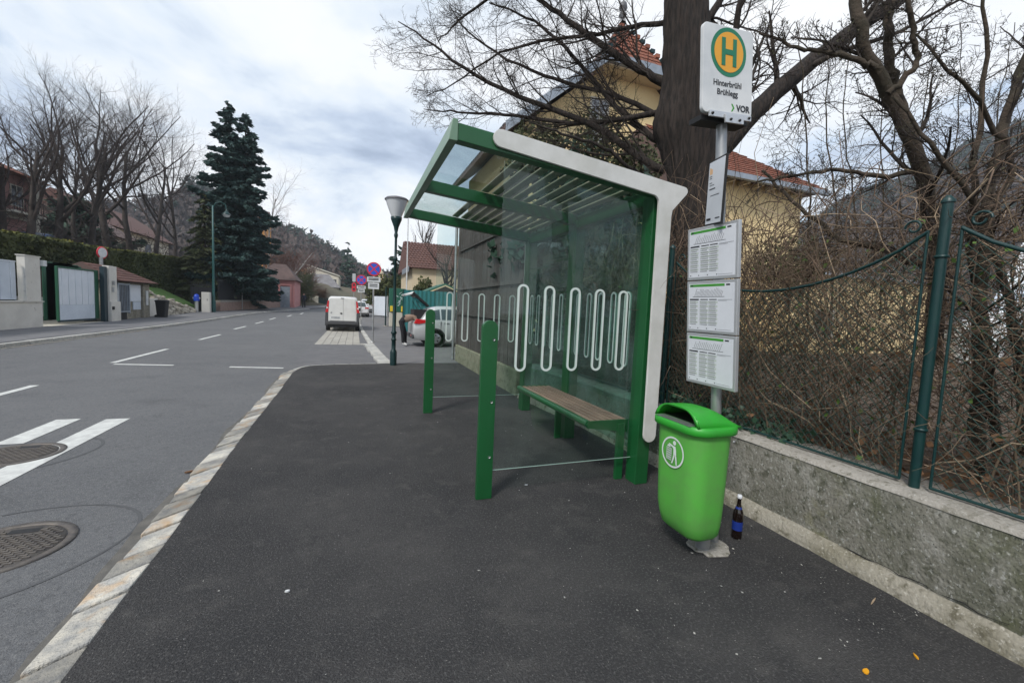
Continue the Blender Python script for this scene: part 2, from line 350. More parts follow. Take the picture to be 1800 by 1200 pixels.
def text_mesh(s, size, bold=0.0, extrude=.0008, align='CENTER'):
    c = bpy.data.curves.new('lettering', 'FONT'); c.body = s; c.size = size; c.extrude = extrude; c.offset = bold; c.align_x = align; c.align_y = 'CENTER'; c.resolution_u = 3
    o = bpy.data.objects.new('tmp', c); COL.objects.link(o); dg = bpy.context.evaluated_depsgraph_get(); dg.update()
    me = bpy.data.meshes.new_from_object(o.evaluated_get(dg)); bpy.data.objects.remove(o); return me
def letters(s, size, matn, parent, loc, rot, bold=0., name='lettering'):
    me = text_mesh(s, size, bold); me.materials.clear(); me.materials.append(MATS[matn])
    o = obj(name, me, parent, loc=loc); o.rotation_euler = rot; return o
def arr_obj(name, V, F, mats, mi=None, parent=None, smooth=False, **kw):     # numpy arrays, F is (n,3) or (n,4)
    me = bpy.data.meshes.new(name); F = np.asarray(F, dtype=np.int32); V = np.asarray(V, dtype=np.float32)
    k = F.shape[1]; me.vertices.add(len(V)); me.vertices.foreach_set('co', V.ravel())
    me.loops.add(F.size); me.loops.foreach_set('vertex_index', F.ravel())
    me.polygons.add(len(F)); me.polygons.foreach_set('loop_start', np.arange(0, F.size, k, dtype=np.int32)); me.polygons.foreach_set('loop_total', np.full(len(F), k, dtype=np.int32))
    for m in (mats if isinstance(mats, (list, tuple)) else [mats]): me.materials.append(MATS[m])
    if mi is not None: me.polygons.foreach_set('material_index', np.asarray(mi, dtype=np.int32))
    if smooth: me.polygons.foreach_set('use_smooth', np.ones(len(F), dtype=bool))
    me.update(calc_edges=True); me.validate()
    return obj(name, me, parent, **kw)
def tubes(lines, sides=3):          # lines: list of (pts (k,3) array, radii (k,)) -> V, F
    VV, FF, o = [], [], 0; ang = np.arange(sides)*2*np.pi/sides; ca, sa = np.cos(ang), np.sin(ang)
    for P, r in lines:
        P = np.asarray(P, float); k = len(P); T = np.empty_like(P); T[1:-1] = P[2:]-P[:-2]; T[0] = P[1]-P[0]; T[-1] = P[-1]-P[-2]
        T /= np.linalg.norm(T, axis=1)[:, None]+1e-9
        ref = np.array([.31, .87, .12]) if abs(T[0, 1]) < .8 else np.array([.9, .1, .2])
        A = np.cross(T, ref); A /= np.linalg.norm(A, axis=1)[:, None]+1e-9; B = np.cross(T, A)
        r = np.asarray(r, float)
        V = P[:, None, :]+(A[:, None, :]*ca[None, :, None]+B[:, None, :]*sa[None, :, None])*r[:, None, None]
        VV.append(V.reshape(-1, 3)); i = np.arange(k-1)[:, None]*sides; j = np.arange(sides)[None, :]; j2 = (j+1) % sides
        FF.append(np.stack([i+j, i+j2, i+sides+j2, i+sides+j], -1).reshape(-1, 4)+o); o += k*sides
    return np.concatenate(VV), np.concatenate(FF)
def leaves(P, size, aspect=1.6, up=0.0, dirs=None):   # one diamond face per point
    n = len(P); d = NP.normal(size=(n, 3)) if dirs is None else dirs+NP.normal(size=(n, 3))*.35
    d[:, 2] += up; d /= np.linalg.norm(d, axis=1)[:, None]; e = np.cross(d, NP.normal(size=(n, 3))); e /= np.linalg.norm(e, axis=1)[:, None]+1e-9
    s = (np.asarray(size)*NP.uniform(.6, 1.35, n))[:, None]
    V = np.stack([P-d*s*aspect*.5, P+e*s*.5, P+d*s*aspect*.5, P-e*s*.5], 1).reshape(-1, 3)
    return V, np.arange(n*4).reshape(-1, 4)

# ------------------------------------------------------------------ lie of the land
def zr(y): return 0. if y < 22 else .0005*(y-22)**2 if y < 60 else .722+.038*(min(y, 80)-60)
def interp(tab, y):
    if y <= tab[0][0]: return tab[0][1]
    for (a, u), (b, v) in zip(tab, tab[1:]):
        if y <= b: return u+(v-u)*(y-a)/(b-a)
    return tab[-1][1]
KR = [(-8, -1.10), (2, -1.07), (3.2, -1.09), (4.7, -1.14), (8, -1.17), (9.9, -1.22), (10.5, -1.16), (10.9, -.95), (11.08, -.5), (11.16, .1), (11.22, .5), (11.3, .95), (12.5, .86), (17, .66), (25, .46), (31, .36), (45, .7), (54, 1.3), (62, 3.6), (70, 8), (80, 16)]
KL = [(-8, -9.2), (15, -8.85), (26, -8.65), (36, -8.5), (42, -8.2), (47, -7.3), (53, -5.4), (60, -2.6), (68, 2.4), (80, 11)]
WL = [(-8, -11.5), (27.3, -11.5), (33, -11.6), (41, -11.4), (43, -10.9), (48, -9.7), (54.6, -7.9), (60, -5.8), (80, 6)]
WR = [(-8, 2.99), (3, 2.97), (4.8, 2.93), (6.2, 2.80), (6.9, 2.72), (11.9, 2.72), (12.0, 9), (20, 9), (20.2, 3.6), (42, 3.2), (54, 3.6), (62, 6.5), (80, 20)]
YS = sorted(set([-8+.5*i for i in range(177)]+[a for a, _ in KR+KL+WL+WR]))
def strip(name, fa, fb, dz, matn, y0=-8, y1=80, kind='structure', skirt=0., parent=None, n=1):
    mb = MB(); ys = [y for y in YS if y0 <= y <= y1]; vs = []; fs = []
    for y in ys:
        a, b = fa(y), fb(y)
        for i in range(n+1): vs.append((a+(b-a)*i/n, y, zr(y)+dz))
    for k in range(len(ys)-1):
        for i in range(n): p = k*(n+1)+i; fs.append((p, p+1, p+n+2, p+n+1))
    mb.add(vs, fs, 0, True)
    if skirt:
        for e in (0, n):
            q = [(vs[k*(n+1)+e][0], ys[k], vs[k*(n+1)+e][2]) for k in range(len(ys))]; m = len(q)
            mb.add(q+[(a, b, c-skirt) for a, b, c in q], [(i, i+1, m+i+1, m+i) for i in range(m-1)])
    return mb.build(name, matn, parent, kind=kind, recalc=False)
def gz(x, y):      # the ground sheet below everything
    z = zr(max(y, -8))-.35
    left = interp(WL, y)-1.2
    if x < left: z += min(3.3, (left-x)*.55)+min(4, max(0, left-x-10)*.08)
    if x > 5 and y > 60: z -= .0
    return z
xs = [-480, -340, -200, -120, -80, -60, -50, -45, -40, -36, -32, -29, -26, -24, -22, -20, -19, -18, -17, -16, -15, -14, -13, -12, -10, -5, 0, 3.4, 6, 12, 20, 40, 80, 160, 320, 480]
ysg = [-130, -70, -30, -8]+[2*i for i in range(-3, 45)]+[100, 130, 180, 300, 480]
mb = MB(); nx = len(xs); vs = [(x, y, gz(x, y)) for y in ysg for x in xs]
mb.add(vs, [(j*nx+i, j*nx+i+1, (j+1)*nx+i+1, (j+1)*nx+i) for j in range(len(ysg)-1) for i in range(nx-1)], 0, True)
mb.build('ground', 'ground', kind='structure', recalc=False)
strip('road', lambda y: interp(KL, y)-.1, lambda y: interp(KR, y)+.12, -.08, 'road', n=3)
pavement = strip('pavement', lambda y: interp(KR, y), lambda y: interp(WR, y)+.1, 0., 'asphalt', y1=11.3, skirt=.2, n=2)
strip('pavement', lambda y: interp(KR, y), lambda y: interp(WR, y)+.1, -.003, 'far_pavement', y0=11.3, skirt=.2, n=2)
strip('pavement', lambda y: interp(WL, y)-.3, lambda y: interp(KL, y)-.12, .03, 'far_pavement', skirt=.2, n=2)
strip('parking_bay', lambda y: -1.32 if y < 12 else -1.42-.01*(y-12), lambda y: interp(KR, y)-.02, -.074, 'road_patch', y0=11.3, y1=40)
# garden level behind the retaining wall
mb = MB(); g = [(3.2, -8), (60, -8), (60, 40), (9, 40), (9, 12), (3.0, 12), (3.0, 6.5)]
mb.prism(g, lambda u, v, q: (u, v, q), -.4, .5); mb.build('garden_soil', 'soil', kind='structure')
# drive behind the left gate
mb = MB().box(-16, -11.45, 21.9, 26.2, -.3, .045); mb.build('driveway', 'stucco_pale', kind='structure')

# --- kerbs
kerb = thing('kerb', 'granite kerb', 'kerb'); del kerb['label']; del kerb['category']; kerb['kind'] = 'structure'
def kerb_block(p, q, wa, h0, h1, matn, name='kerb_stone', jit=.012, skew=.0, par=None):
    # p->q along the pavement edge, wa toward the road; h1 at pavement side, h0 at road side
    p = Vector(p); q = Vector(q); t = (q-p).normalized(); nrm = Vector((-t.y, t.x, 0)).normalized()
    j = lambda: rnd.uniform(-jit, jit)
    A, B = p+t*.013, q-t*.013; c = (A+B)/2
    sk = t*skew
    a1, b1 = A-c, B-c; a2, b2 = A+nrm*wa-c-sk, B+nrm*wa-c-sk
    zt = lambda v, h: (v.x+j()*.5, v.y+j()*.5, h+j()*.35)
    zb = lambda v: (v.x, v.y, -.2)
    mb = MB(); mb.hexa([zb(a1), zb(b1), zb(b2), zb(a2), zt(a1, h1), zt(b1, h1), zt(b2, h0), zt(a2, h0)])
    return mb.build(name, matn, par or kerb, bevel=.010 if wa > .12 else .004, loc=c)
def run_line(tab, y0, y1, lens, fn):
    y = y0
    while y < y1:
        l = rnd.uniform(*lens); fn((interp(tab, y), y, zr(y)), (interp(tab, y+l), y+l, zr(y+l))); y += l
run_line(KR, -1.5, 10.35, (.16, .40), lambda p, q: kerb_block(p, q, rnd.uniform(.195, .225), -.038, .004, 'granite', jit=.016, skew=.07))
pts = [(-1.20, 10.32), (-1.16, 10.5), (-1.08, 10.72), (-.95, 10.9), (-.72, 11.02), (-.45, 11.09), (-.1, 11.135), (.25, 11.18), (.55, 11.22), (.88, 11.27)]
for a, b in zip(pts, pts[1:]): kerb_block((a[0], a[1], 0), (b[0], b[1], 0), .075, .002, .008, 'granite_pale', jit=.003)
run_line(KR, 11.42, 16.8, (.20, .30), lambda p, q: kerb_block(p, q, rnd.uniform(.30, .36), -.02, .004, 'granite_pale', name='sett', jit=.01))
run_line(KR, 16.95, 53, (.85, 1.05), lambda p, q: kerb_block(p, q, .17, -.01, .012, 'granite_pale'))
KLr = [(a, b) for a, b in KL]
def farkerb(p, q): kerb_block((q[0], q[1], q[2]+.03), (p[0], p[1], p[2]+.03), .15, 0, .006, 'granite_pale')
run_line(KL, 9, 53, (.9, 1.1), farkerb)
gut = MB()
y = 11.
while y < 23:
    x = interp(KL, y)+.15; gut.box(x, x+.13+rnd.uniform(0, .03), y, y+.15, -.1, -.07+rnd.uniform(0, .012)); y += .2
gut.build('gutter_setts', 'granite', kind='stuff')['label'] = 'row of small dark gutter setts along the far kerb'
bpy.data.objects['gutter_setts']['category'] = 'gutter'
# bay paving: rows of pale concrete paver strips
bay = bpy.data.objects['parking_bay']
me_cache = {}
for iy in range(24):
    for ix in range(7):
        x0 = -1.38+.264*ix; y0 = 16.95+.5*iy
        if x0+.25 > interp(KR, y0+.5)-.19: continue
        if 'pv' not in me_cache:
            me_cache['pv'] = MB().box(-.123, .123, -.243, .243, -.03, .0).build('paver', 'bay_paving', bay, loc=None).data
            o = bpy.data.objects['paver']
        else: o = obj('paver', me_cache['pv'], bay)
        o.location = (x0+.125, y0+.25, -.064+rnd.uniform(-.002, .002)+zr(y0)); 
# painted markings
def mark(name, poly, label, dz=-.0755):
    mb = MB(); zs = [zr(p[1])+dz for p in poly]; mb.add([(p[0], p[1], z) for p, z in zip(poly, zs)], [tuple(range(len(poly)))])
    mb.build(name, 'paint', kind='structure')
def bar(x0, x1, y0, y1, n='road_marking'): mark(n, [(x0, y0), (x1, y0), (x1, y1), (x0, y1)], '')
bar(-2.95, -2.70, -2, 6.72); bar(-3.47, -3.23, -2, 5.02); bar(-3.47, -3.23, 5.80, 6.80)
bar(-5.06, -4.94, 6.4, 9.3); bar(-5.22, -5.10, 12.1, 15.1); bar(-5.36, -5.24, 18.3, 20.9)
for y in (24.5, 29.6, 34.5, 39.4, 44): 
    x = -5.62-.012*(y-24) if y < 36 else -5.6+.10*(y-36)
    mark('road_marking', [(x-.07, y), (x+.07, y), (x+.07+.0, y+2.4), (x-.07, y+2.4)], '')
mark('road_marking', [(-5.04, 11.80), (-3.87, 11.58), (-3.87, 11.71), (-5.04, 11.93)], '')
mark('road_marking', [(-2.7, 11.25), (-1.56, 11.02), (-1.56, 11.15), (-2.7, 11.39)], '')
# grime strip in the gutter
mb = MB(); 
ysx = [i*.3 for i in range(-10, 35)]
vs = []
for y in ysx:
    e = interp(KR, y)-.20; vs += [(e, y-.02, -.0765), (e-.04-.03*math.sin(y*2.3)-rnd.uniform(0, .05), y-.02, -.0765)]
mb.add(vs, [(2*i, 2*i+1, 2*i+3, 2*i+2) for i in range(len(ysx)-1)]); mb.build('gutter_dirt', 'grime', kind='structure')

# ------------------------------------------------------------------ manhole covers
def manhole(c, r, label):
    t = thing('manhole_cover', label, 'manhole', (c[0], c[1], -.08), group='manhole covers in the carriageway')
    MB().lathe([(r*.86, .0), (r*.86, .009), (r, .009), (r, .0)], n=40).build('frame', 'iron', t)
    MB().lathe([(r*.84, .001), (r*.84, .006), (.001, .006)], n=40).build('lid', 'iron', t)
    mb = MB(); s = .042
    for i in range(-12, 13):
        for j in range(-12, 13):
            x = (i+.5*(j % 2))*s*1.25; y = j*s*.62
            if math.hypot(x, y) < r*.78 and not (abs(x) < .09 and y > r*.5): mb.box(x-s*.45, x+s*.45, y-s*.18, y+s*.18, .006, .0115)
    mb.build('tread_pattern', 'iron', t, kind='stuff')
    MB().box(-.08, .08, r*.55, r*.72, .0065, .0075).build('lifting_slot', 'black', t)
manhole((-2.05, 3.44), .345, 'round cast iron manhole cover close to the granite kerb')
manhole((-3.09, 5.42), .36, 'round cast iron manhole cover touching the white painted stripes')

def seam(c, r0, a0, a1, wd):
    mb = MB(); vs = []; n = 30
    for i in range(n+1):
        a = R(a0+(a1-a0)*i/n); q = r0*(1+.04*math.sin(a*3)); w_ = wd*(.6+.5*abs(math.sin(a*2.3))); vs += [(c[0]+(q-w_)*math.cos(a), c[1]+(q-w_)*math.sin(a), -.0772), (c[0]+(q+w_)*math.cos(a), c[1]+(q+w_)*math.sin(a), -.0772)]
    mb.add(vs, [(2*i, 2*i+1, 2*i+3, 2*i+2) for i in range(n)]); mb.build('tar_seam', 'grime' if wd > .03 else 'tar', kind='structure')
mat('tar', (.078, .080, .084), .8)
seam((-2.03, 3.43), .62, -80, 120, .011); seam((-3.09, 5.42), .60, -70, 80, .014)
# ------------------------------------------------------------------ bus shelter
Yn, Yf = 3.12, 6.02
sh = thing('bus_shelter', 'green framed glass bus shelter with white side bracket and capsule pattern', 'bus shelter', (2.45, 4.55, 0))
def rz(x): return 2.855-.0905*(x-.64)        # top of the roof frame
def B(*a, **k): mb = MB(); mb.box(*a); return mb
for yy in (3.17, 4.56, 5.97):
    MB().box(2.41, 2.545, yy-.075, yy+.075, 0, rz(2.48)-.08).build('rear_post', 'green_paint', sh, world=True, bevel=.006)
for yy in (3.10, 4.56, 6.0):
    mb = MB(); h = .13
    mb.prism([(.665, rz(.665)-.01), (2.60, rz(2.6)-.01), (2.60, rz(2.6)-h), (.665, rz(.665)-h)], lambda u, v, q: (u, q, v), yy-.045, yy+.045)
    mb.build('cross_beam', 'green_paint', sh, world=True, bevel=.004)
mb = MB(); mb.hexa([(.60, 3.05, 2.715), (.663, 3.05, 2.715), (.663, 6.055, 2.715), (.60, 6.055, 2.715), (.625, 3.05, 2.865), (.663, 3.05, 2.865), (.663, 6.055, 2.865), (.625, 6.055, 2.865)])
mb.build('front_fascia', 'green_fascia_sheen', sh, world=True, bevel=.003)
mb = MB(); mb.box(2.43, 2.53, 3.246, 5.894, 2.52, rz(2.48)-.04); mb.build('rear_beam', 'green_paint', sh, world=True, bevel=.004)
for ya, yb in ((3.147, 4.513), (4.607, 5.953)):
    mb = MB(); mb.prism([(.668, rz(.668)-.022), (2.60, rz(2.6)-.022), (2.60, rz(2.6)-.012), (.668, rz(.668)-.012)], lambda u, v, q: (u, q, v), ya, yb)
    mb.build('roof_pane', 'roof_glass', sh, world=True)
    for i in range(10):
        x = 1.30+.122*i
        mb = MB(); mb.prism([(x-.040, rz(x-.040)+.002), (x+.040, rz(x+.040)+.002), (x+.040, rz(x+.040)+.014), (x-.040, rz(x-.040)+.014)], lambda u, v, q: (u, q, v), ya-.02, yb+.02)
        mb.build('roof_slat', 'roof_slat', sh, world=True)
# white bracket panel (rounded L with a beak)
def arc(c, r, a0, a1, n=6): return [(c[0]+r*math.cos(R(a0+(a1-a0)*i/n)), c[1]+r*math.sin(R(a0+(a1-a0)*i/n))) for i in range(n+1)]
poly = arc((.985, 2.782), .064, 265, 85, 8)+arc((2.675, 2.632), .036, 82, -45, 5)+[(2.560, 2.452), (2.553, 2.40)]+arc((2.488, .475), .065, 0, -180, 8)+[(2.415, 2.50)]+arc((2.355, 2.500), .06, 0, 84, 4)
for ya, yb, nm in ((3.030, 3.053, 'n'), (6.047, 6.07, 'f')):
    mb = MB(); mb.prism(poly, lambda u, v, q: (u, q, v), ya, yb); mb.build('bracket_panel', 'white_enamel', sh, world=True, bevel=.003)
# glazing uprights (rounded top flats at the kerb side)
for yy, hh in ((3.19, 1.45), (6.02, 1.49)):
    mb = MB(); poly2 = [(.935, 0), (1.065, 0)]+arc((1.0, hh-.065), .065, 0, 180, 12)
    mb.prism(poly2, lambda u, v, q: (u, q, v), yy-.022, yy+.022); o = mb.build('glass_support', 'green_paint', sh, world=True, bevel=.004)
    for z in (.35, .8, 1.3):
        MB().lathe([(.011, 0), (.009, .006), (.001, .007)], n=10, axis='y').build('bolt', 'galv', o, loc=(1.03-2.45, yy-.0225-4.55-.006, z))
def capsule(pane, fn, uc, z0, z1, w, th, name='capsule_marking'):
    mb = MB(); r = w/2
    out = arc((uc, z1-r), r, 0, 180, 10)+arc((uc, z0+r), r, 180, 360, 10); ri = r-th
    inn = arc((uc, z1-r), ri, 0, 180, 10)+arc((uc, z0+r), ri, 180, 360, 10); n = len(out)
    for q in (-.0065, .0065):
        mb.add([fn(u, v, q) for u, v in out]+[fn(u, v, q) for u, v in inn], [(i, (i+1) % n, n+(i+1) % n, n+i) for i in range(n)])
    mb.build(name, 'decal', pane, world=True)
for yy in (3.19, 6.02):
    mb = MB(); mb.prism([(1.066, .23), (2.44, .23), (2.44, rz(2.44)-.135), (1.066, rz(1.066)-.135)], lambda u, v, q: (u, q, v), yy-.005, yy+.005)
    g = mb.build('side_pane', 'side_glass', sh, world=True)
    for x in (1.27, 1.505, 1.745, 1.985, 2.225): capsule(g, lambda u, v, q: (u, yy+q, v), x, 1.04, 1.75, .098, .017)
    MB().box(1.066, 2.44, yy-.0052, yy+.0052, .2275, .2305).build('pane_edge', 'pane_rim', sh, world=True)
    for z in (.27, 2.35):
        MB().lathe([(.022, -.012), (.022, .012)], n=12, axis='y').build('glass_clamp', 'green_paint', sh, world=False, loc=(2.43-2.45, yy-4.55-.0, z))
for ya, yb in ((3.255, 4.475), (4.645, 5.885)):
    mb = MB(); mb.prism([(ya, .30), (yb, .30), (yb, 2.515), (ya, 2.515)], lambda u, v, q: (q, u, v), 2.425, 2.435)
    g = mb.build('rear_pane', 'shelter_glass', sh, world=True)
    for k in range(5): capsule(g, lambda u, v, q: (2.43+q, u, v), ya+.15+k*.235, 1.04, 1.76, .098, .017)
# bench
be = thing('bench', 'slatted brown bench with green front rail inside the shelter', 'bench', (2.2, 4.0, 0))
ya, yb = 3.28, 5.0
for i in range(6):
    x = 2.038+.067*i
    MB().box(x, x+.045, ya, yb, .535, .56).build('slat', 'wood_slat', be, world=True, bevel=.004)
mb = MB(); mb.tube([(2.0, ya-.008, .535), (2.0, yb+.008, .535)], .034, 14); mb.build('front_rail', 'green_paint', be, world=True)
for yy in (ya-.016, yb):
    mb = MB(); mb.prism([(1.985, .50), (2.42, .44), (2.42, .565), (2.0, .565), (1.972, .535)], lambda u, v, q: (u, q, v), yy, yy+.014); mb.build('end_plate', 'green_paint', be, world=True, bevel=.002)
for yy in (3.245, 4.52):
    MB().box(2.30, 2.375, yy, yy+.035, 0, .53).build('leg', 'green_paint', be, world=True, bevel=.003)
for yy in (ya+.1, (ya+yb)/2, yb-.14): MB().box(2.03, 2.41, yy, yy+.04, .50, .534).build('seat_bearer', 'green_paint', be, world=True)
MB().box(2.24, 2.29, 4.38, 4.43, .40, .47).build('socket_box', 'alu', be, world=True, bevel=.003)

# ------------------------------------------------------------------ stop sign pole with boards
PT = R(-4.6)
sp_ = thing('bus_stop_pole', 'leaning grey pole with bus stop sign and timetable boards', 'bus stop', (2.35, 2.13, 0), (0, PT, R(0)))
mb = MB(); mb.tube([(0, 0, 0), (0, 0, 2.86)], .032, 16); mb.build('pole', 'galv', sp_)
def roundrect(u0, u1, v0, v1, r, n=5): return arc((u1-r, v1-r), r, 0, 90, n)+arc((u0+r, v1-r), r, 90, 180, n)+arc((u0+r, v0+r), r, 180, 270, n)+arc((u1-r, v0+r), r, 270, 360, n)
fx = lambda y: (lambda u, v, q: (u, y+q, v))
sg = MB().prism(roundrect(-.215, .175, 2.79, 3.29, .03), fx(-.05), -.012, .012).build('stop_sign', 'sign_white', sp_, bevel=.003)
cz, cx = 3.145, -.02
MB().lathe([(.001, -.0), (.138, 0), (.138, .0012), (.001, .0012)], c=(cx, -.0633, cz), n=48, axis='y', smooth=False).build('emblem_ring', 'sign_green', sg)
MB().lathe([(.001, -.0), (.113, 0), (.113, .0012), (.001, .0012)], c=(cx, -.0648, cz), n=48, axis='y', smooth=False).build('emblem_disc', 'sign_amber', sg)
mb = MB(); y0, y1 = -.0668, -.0655
mb.box(cx-.058, cx-.029, y0, y1, cz-.078, cz+.078); mb.box(cx+.029, cx+.058, y0, y1, cz-.078, cz+.078); mb.box(cx-.029, cx+.029, y0, y1, cz-.015, cz+.015)
mb.build('letter', 'sign_green', sg)
RX = (R(90), 0, 0)
letters('Hinterbrühl', .047, 'ink', sg, (cx-.005, -.0632, 2.965), RX, .0006); letters('Brühlegg', .047, 'ink', sg, (cx-.005, -.0632, 2.915), RX, .0006)
letters('VOR', .052, 'ink', sg, (.102, -.0632, 2.835), RX, .0016)
MB().prism([(.008, 2.857), (.018, 2.857), (.034, 2.835), (.018, 2.813), (.008, 2.813), (.021, 2.835)], fx(-.0632), 0, .0008).build('logo_arrow', 'ink_green', sg)
MB().box(-.17, .16, -.075, -.0625, 2.765, 2.80).build('clamp_plate', 'alu', sp_, bevel=.002)
MB().box(-.06, .085, -.088, -.0755, 2.735, 2.785).build('clamp_plate', 'alu', sp_, bevel=.002)
MB().box(-.20, .17, -.036, .06, 2.755, 2.785).build('sign_bracket', 'black', sp_)
for x in (-.15, -.02, .05, .14): MB().lathe([(.009, 0), (.006, -.008), (.001, -.009)], n=8, axis='y').build('bolt', 'black', sp_, loc=(x, -.0885 if abs(x) < .1 else -.0755, 2.782 if abs(x) > .1 else 2.755))
# timetable boards facing the road
gy = lambda x: (lambda u, v, q: (x+q, u, v))
def board(z0, z1, ya, yb, seed):
    rr = random.Random(seed); b = MB().box(-.066, -.040, ya, yb, z0, z1).build('timetable_board', 'alu', sp_, bevel=.003)
    xF = -.0665; W = yb-ya-.036; Hh = z1-z0-.036; Y0 = yb-.018; Z0 = z0+.018       # text runs from high y to low y
    P = lambda u, v: (Y0-u*W, Z0+v*Hh)
    def rect(mb, u0, u1, v0, v1, d): a = P(u0, v0); c = P(u1, v1); mb.box(xF-d-.0006, xF-d, min(a[0], c[0]), max(a[0], c[0]), min(a[1], c[1]), max(a[1], c[1]))
    m = MB(); rect(m, 0, 1, 0, 1, 0); sheet = m.build('sheet', 'paper', b)
    m = MB(); rect(m, .03, .80, .935, .985, .001); m.build('header_bar', 'ink_green', sheet)
    m = MB(); rect(m, .83, .91, .945, .975, .001); rect(m, .06, .10, .945, .975, .002)
    nst = rr.randint(14, 20)
    for i in range(nst):
        u = .14+.62*i/nst; hgt = rr.uniform(.10, .17); a = P(u, .73); c = P(u+hgt*.35, .73+hgt)
        m.hexa([(xF-.0016, a[0], a[1]), (xF-.001, a[0], a[1]), (xF-.001, a[0]-.0016, a[1]), (xF-.0016, a[0]-.0016, a[1]), (xF-.0016, c[0], c[1]), (xF-.001, c[0], c[1]), (xF-.001, c[0]-.0016, c[1]), (xF-.0016, c[0]-.0016, c[1])])
    rect(m, .10, .80, .715, .722, .001)
    rect(m, .03, .24, .645, .675, .001); rect(m, .28, .45, .65, .668, .001); rect(m, .48, .64, .65, .668, .001)
    for i in range(12):
        for c0 in (.03, .27, .47): rect(m, c0, c0+.012, .60-.044*i, .613-.044*i, .001)
    for c0 in (.03, .22, .42, .62): rect(m, c0, c0+.02, .03, .05, .001); 
    m.build('printed_text', 'ink', sheet, kind='stuff')
    m = MB()
    for i in range(12):
        for c0 in (.05, .29, .49): rect(m, c0, c0+rr.uniform(.12, .155), .597-.044*i, .614-.044*i, .001)
    rect(m, .67, .96, .655, .662, .001); rect(m, .67, .85, .635, .641, .001); rect(m, .66, .95, .035, .04, .001)
    m.build('table_rows', 'ink_grey', sheet, kind='stuff')
    m = MB()
    for i in range(0, 12, 2):
        for c0 in (.03, .27, .47): rect(m, c0, c0+.19, .585-.044*i, .622-.044*i, .0004)
    m.build('row_tint', 'ink_pale', sheet, kind='stuff')
board(1.804, 2.145, -.205, .205, 1); board(1.456, 1.797, -.205, .205, 2); board(1.106, 1.449, -.205, .205, 3)
# small notice clipped above, turned a little
nb = bpy.data.objects.new('notice_board', None)
n_b = MB().box(-.006, .006, -.115, .115, -.20, .20).build('notice_board', 'black', sp_, loc=(-.055, -.02, 2.345)); n_b.rotation_euler = (R(4), R(2), R(-21))
s = MB().box(-.0075, -.0065, -.105, .105, -.19, .19).build('sheet', 'paper', n_b)
m = MB()
for (u0, u1, v0, v1) in ((.02, .08, .045, .049), (.0, .08, .02, .027), (-.06, .06, -.02, -.016), (.03, .09, -.17, -.155), (-.09, -.03, -.165, -.158), (.05, .085, .06, .064), (.055, .09, .10, .104), (.055, .09, .088, .092)): m.box(-.0085, -.0078, u0, u1, v0, v1)
m.build('printed_text', 'ink', s, kind='stuff')
m = MB()
for k in range(3): m.box(-.0085, -.0078, .055+.014*k, .062+.014*k, .115, .145+.006*k)
m.build('printed_emblem', 'sign_amber', s)

# ------------------------------------------------------------------ litter bin
bn = thing('litter_bin', 'bright green plastic litter bin with white tidyman symbol', 'litter bin', (2.055, 2.085, 0))
def rsec(wx, wy, r, n=5, dx=0.): return [(u+dx, v) for u, v in roundrect(-wx/2, wx/2, -wy/2, wy/2, r, n)]
def loft(secs, zs, mi=0, cap0=True, cap1=True):
    mb = MB(); n = len(secs[0]); vs = [(u, v, z if not callable(z) else z(u, v)) for s, z in zip(secs, zs) for u, v in s]
    mb.add(vs, [(i*n+j, i*n+(j+1) % n, (i+1)*n+(j+1) % n, (i+1)*n+j) for i in range(len(secs)-1) for j in range(n)], mi, True)
    if cap0: mb.add(vs[:n], [tuple(range(n))], mi, True)
    if cap1: mb.add(vs[-n:], [tuple(range(n))], mi, True)
    return mb
zs = [.145, .158, .185, .25, .32, .50, .70, .845]
wx = [.16, .215, .25, .275, .29, .30, .31, .315]; wy = [.22, .29, .335, .36, .375, .388, .398, .405]; dx = [.045, .03, .02, .012, .006, .003, 0, 0]
bo = loft([rsec(a, b, min(a, b)*.33, dx=d) for a, b, d in zip(wx, wy, dx)], zs).build('body', 'bin_green', bn)
loft([rsec(.36, .44, .11), rsec(.375, .455, .115), rsec(.375, .455, .115), rsec(.355, .435, .11)], [.842, .848, .885, .895]).build('rim', 'bin_lid_green', bn)
# hood: shell with an open mouth on the road side
def hood_pt(u, v):   # u 0..1 front->back, v -1..1 across
    x = -.155+.332*u; yv = v*.195
    top = .105*math.sin(min(1, (u*.9+.34))*math.pi)**.6 if u < .75 else .105*math.sin(min(1, (.75*.9+.34))*math.pi)**.6
    prof = (1-abs(v)**3.2)
    back = 1 if u < .45 else max(0, 1-((u-.45)/.55)**2.2)
    return (x, yv, 0.893+.098*prof**.75*back*(.93+.07*math.cos(u*3)))
n1, n2 = 14, 18; mb = MB()
vs = [hood_pt(i/n1, -1+2*j/n2) for i in range(n1+1) for j in range(n2+1)]
mb.add(vs, [(i*(n2+1)+j, i*(n2+1)+j+1, (i+1)*(n2+1)+j+1, (i+1)*(n2+1)+j) for i in range(n1) for j in range(n2)], 0, True)
ho = mb.build('hood', 'bin_lid_green', bn); m = ho.modifiers.new('solid', 'SOLIDIFY'); m.thickness = .012; m.offset = -1
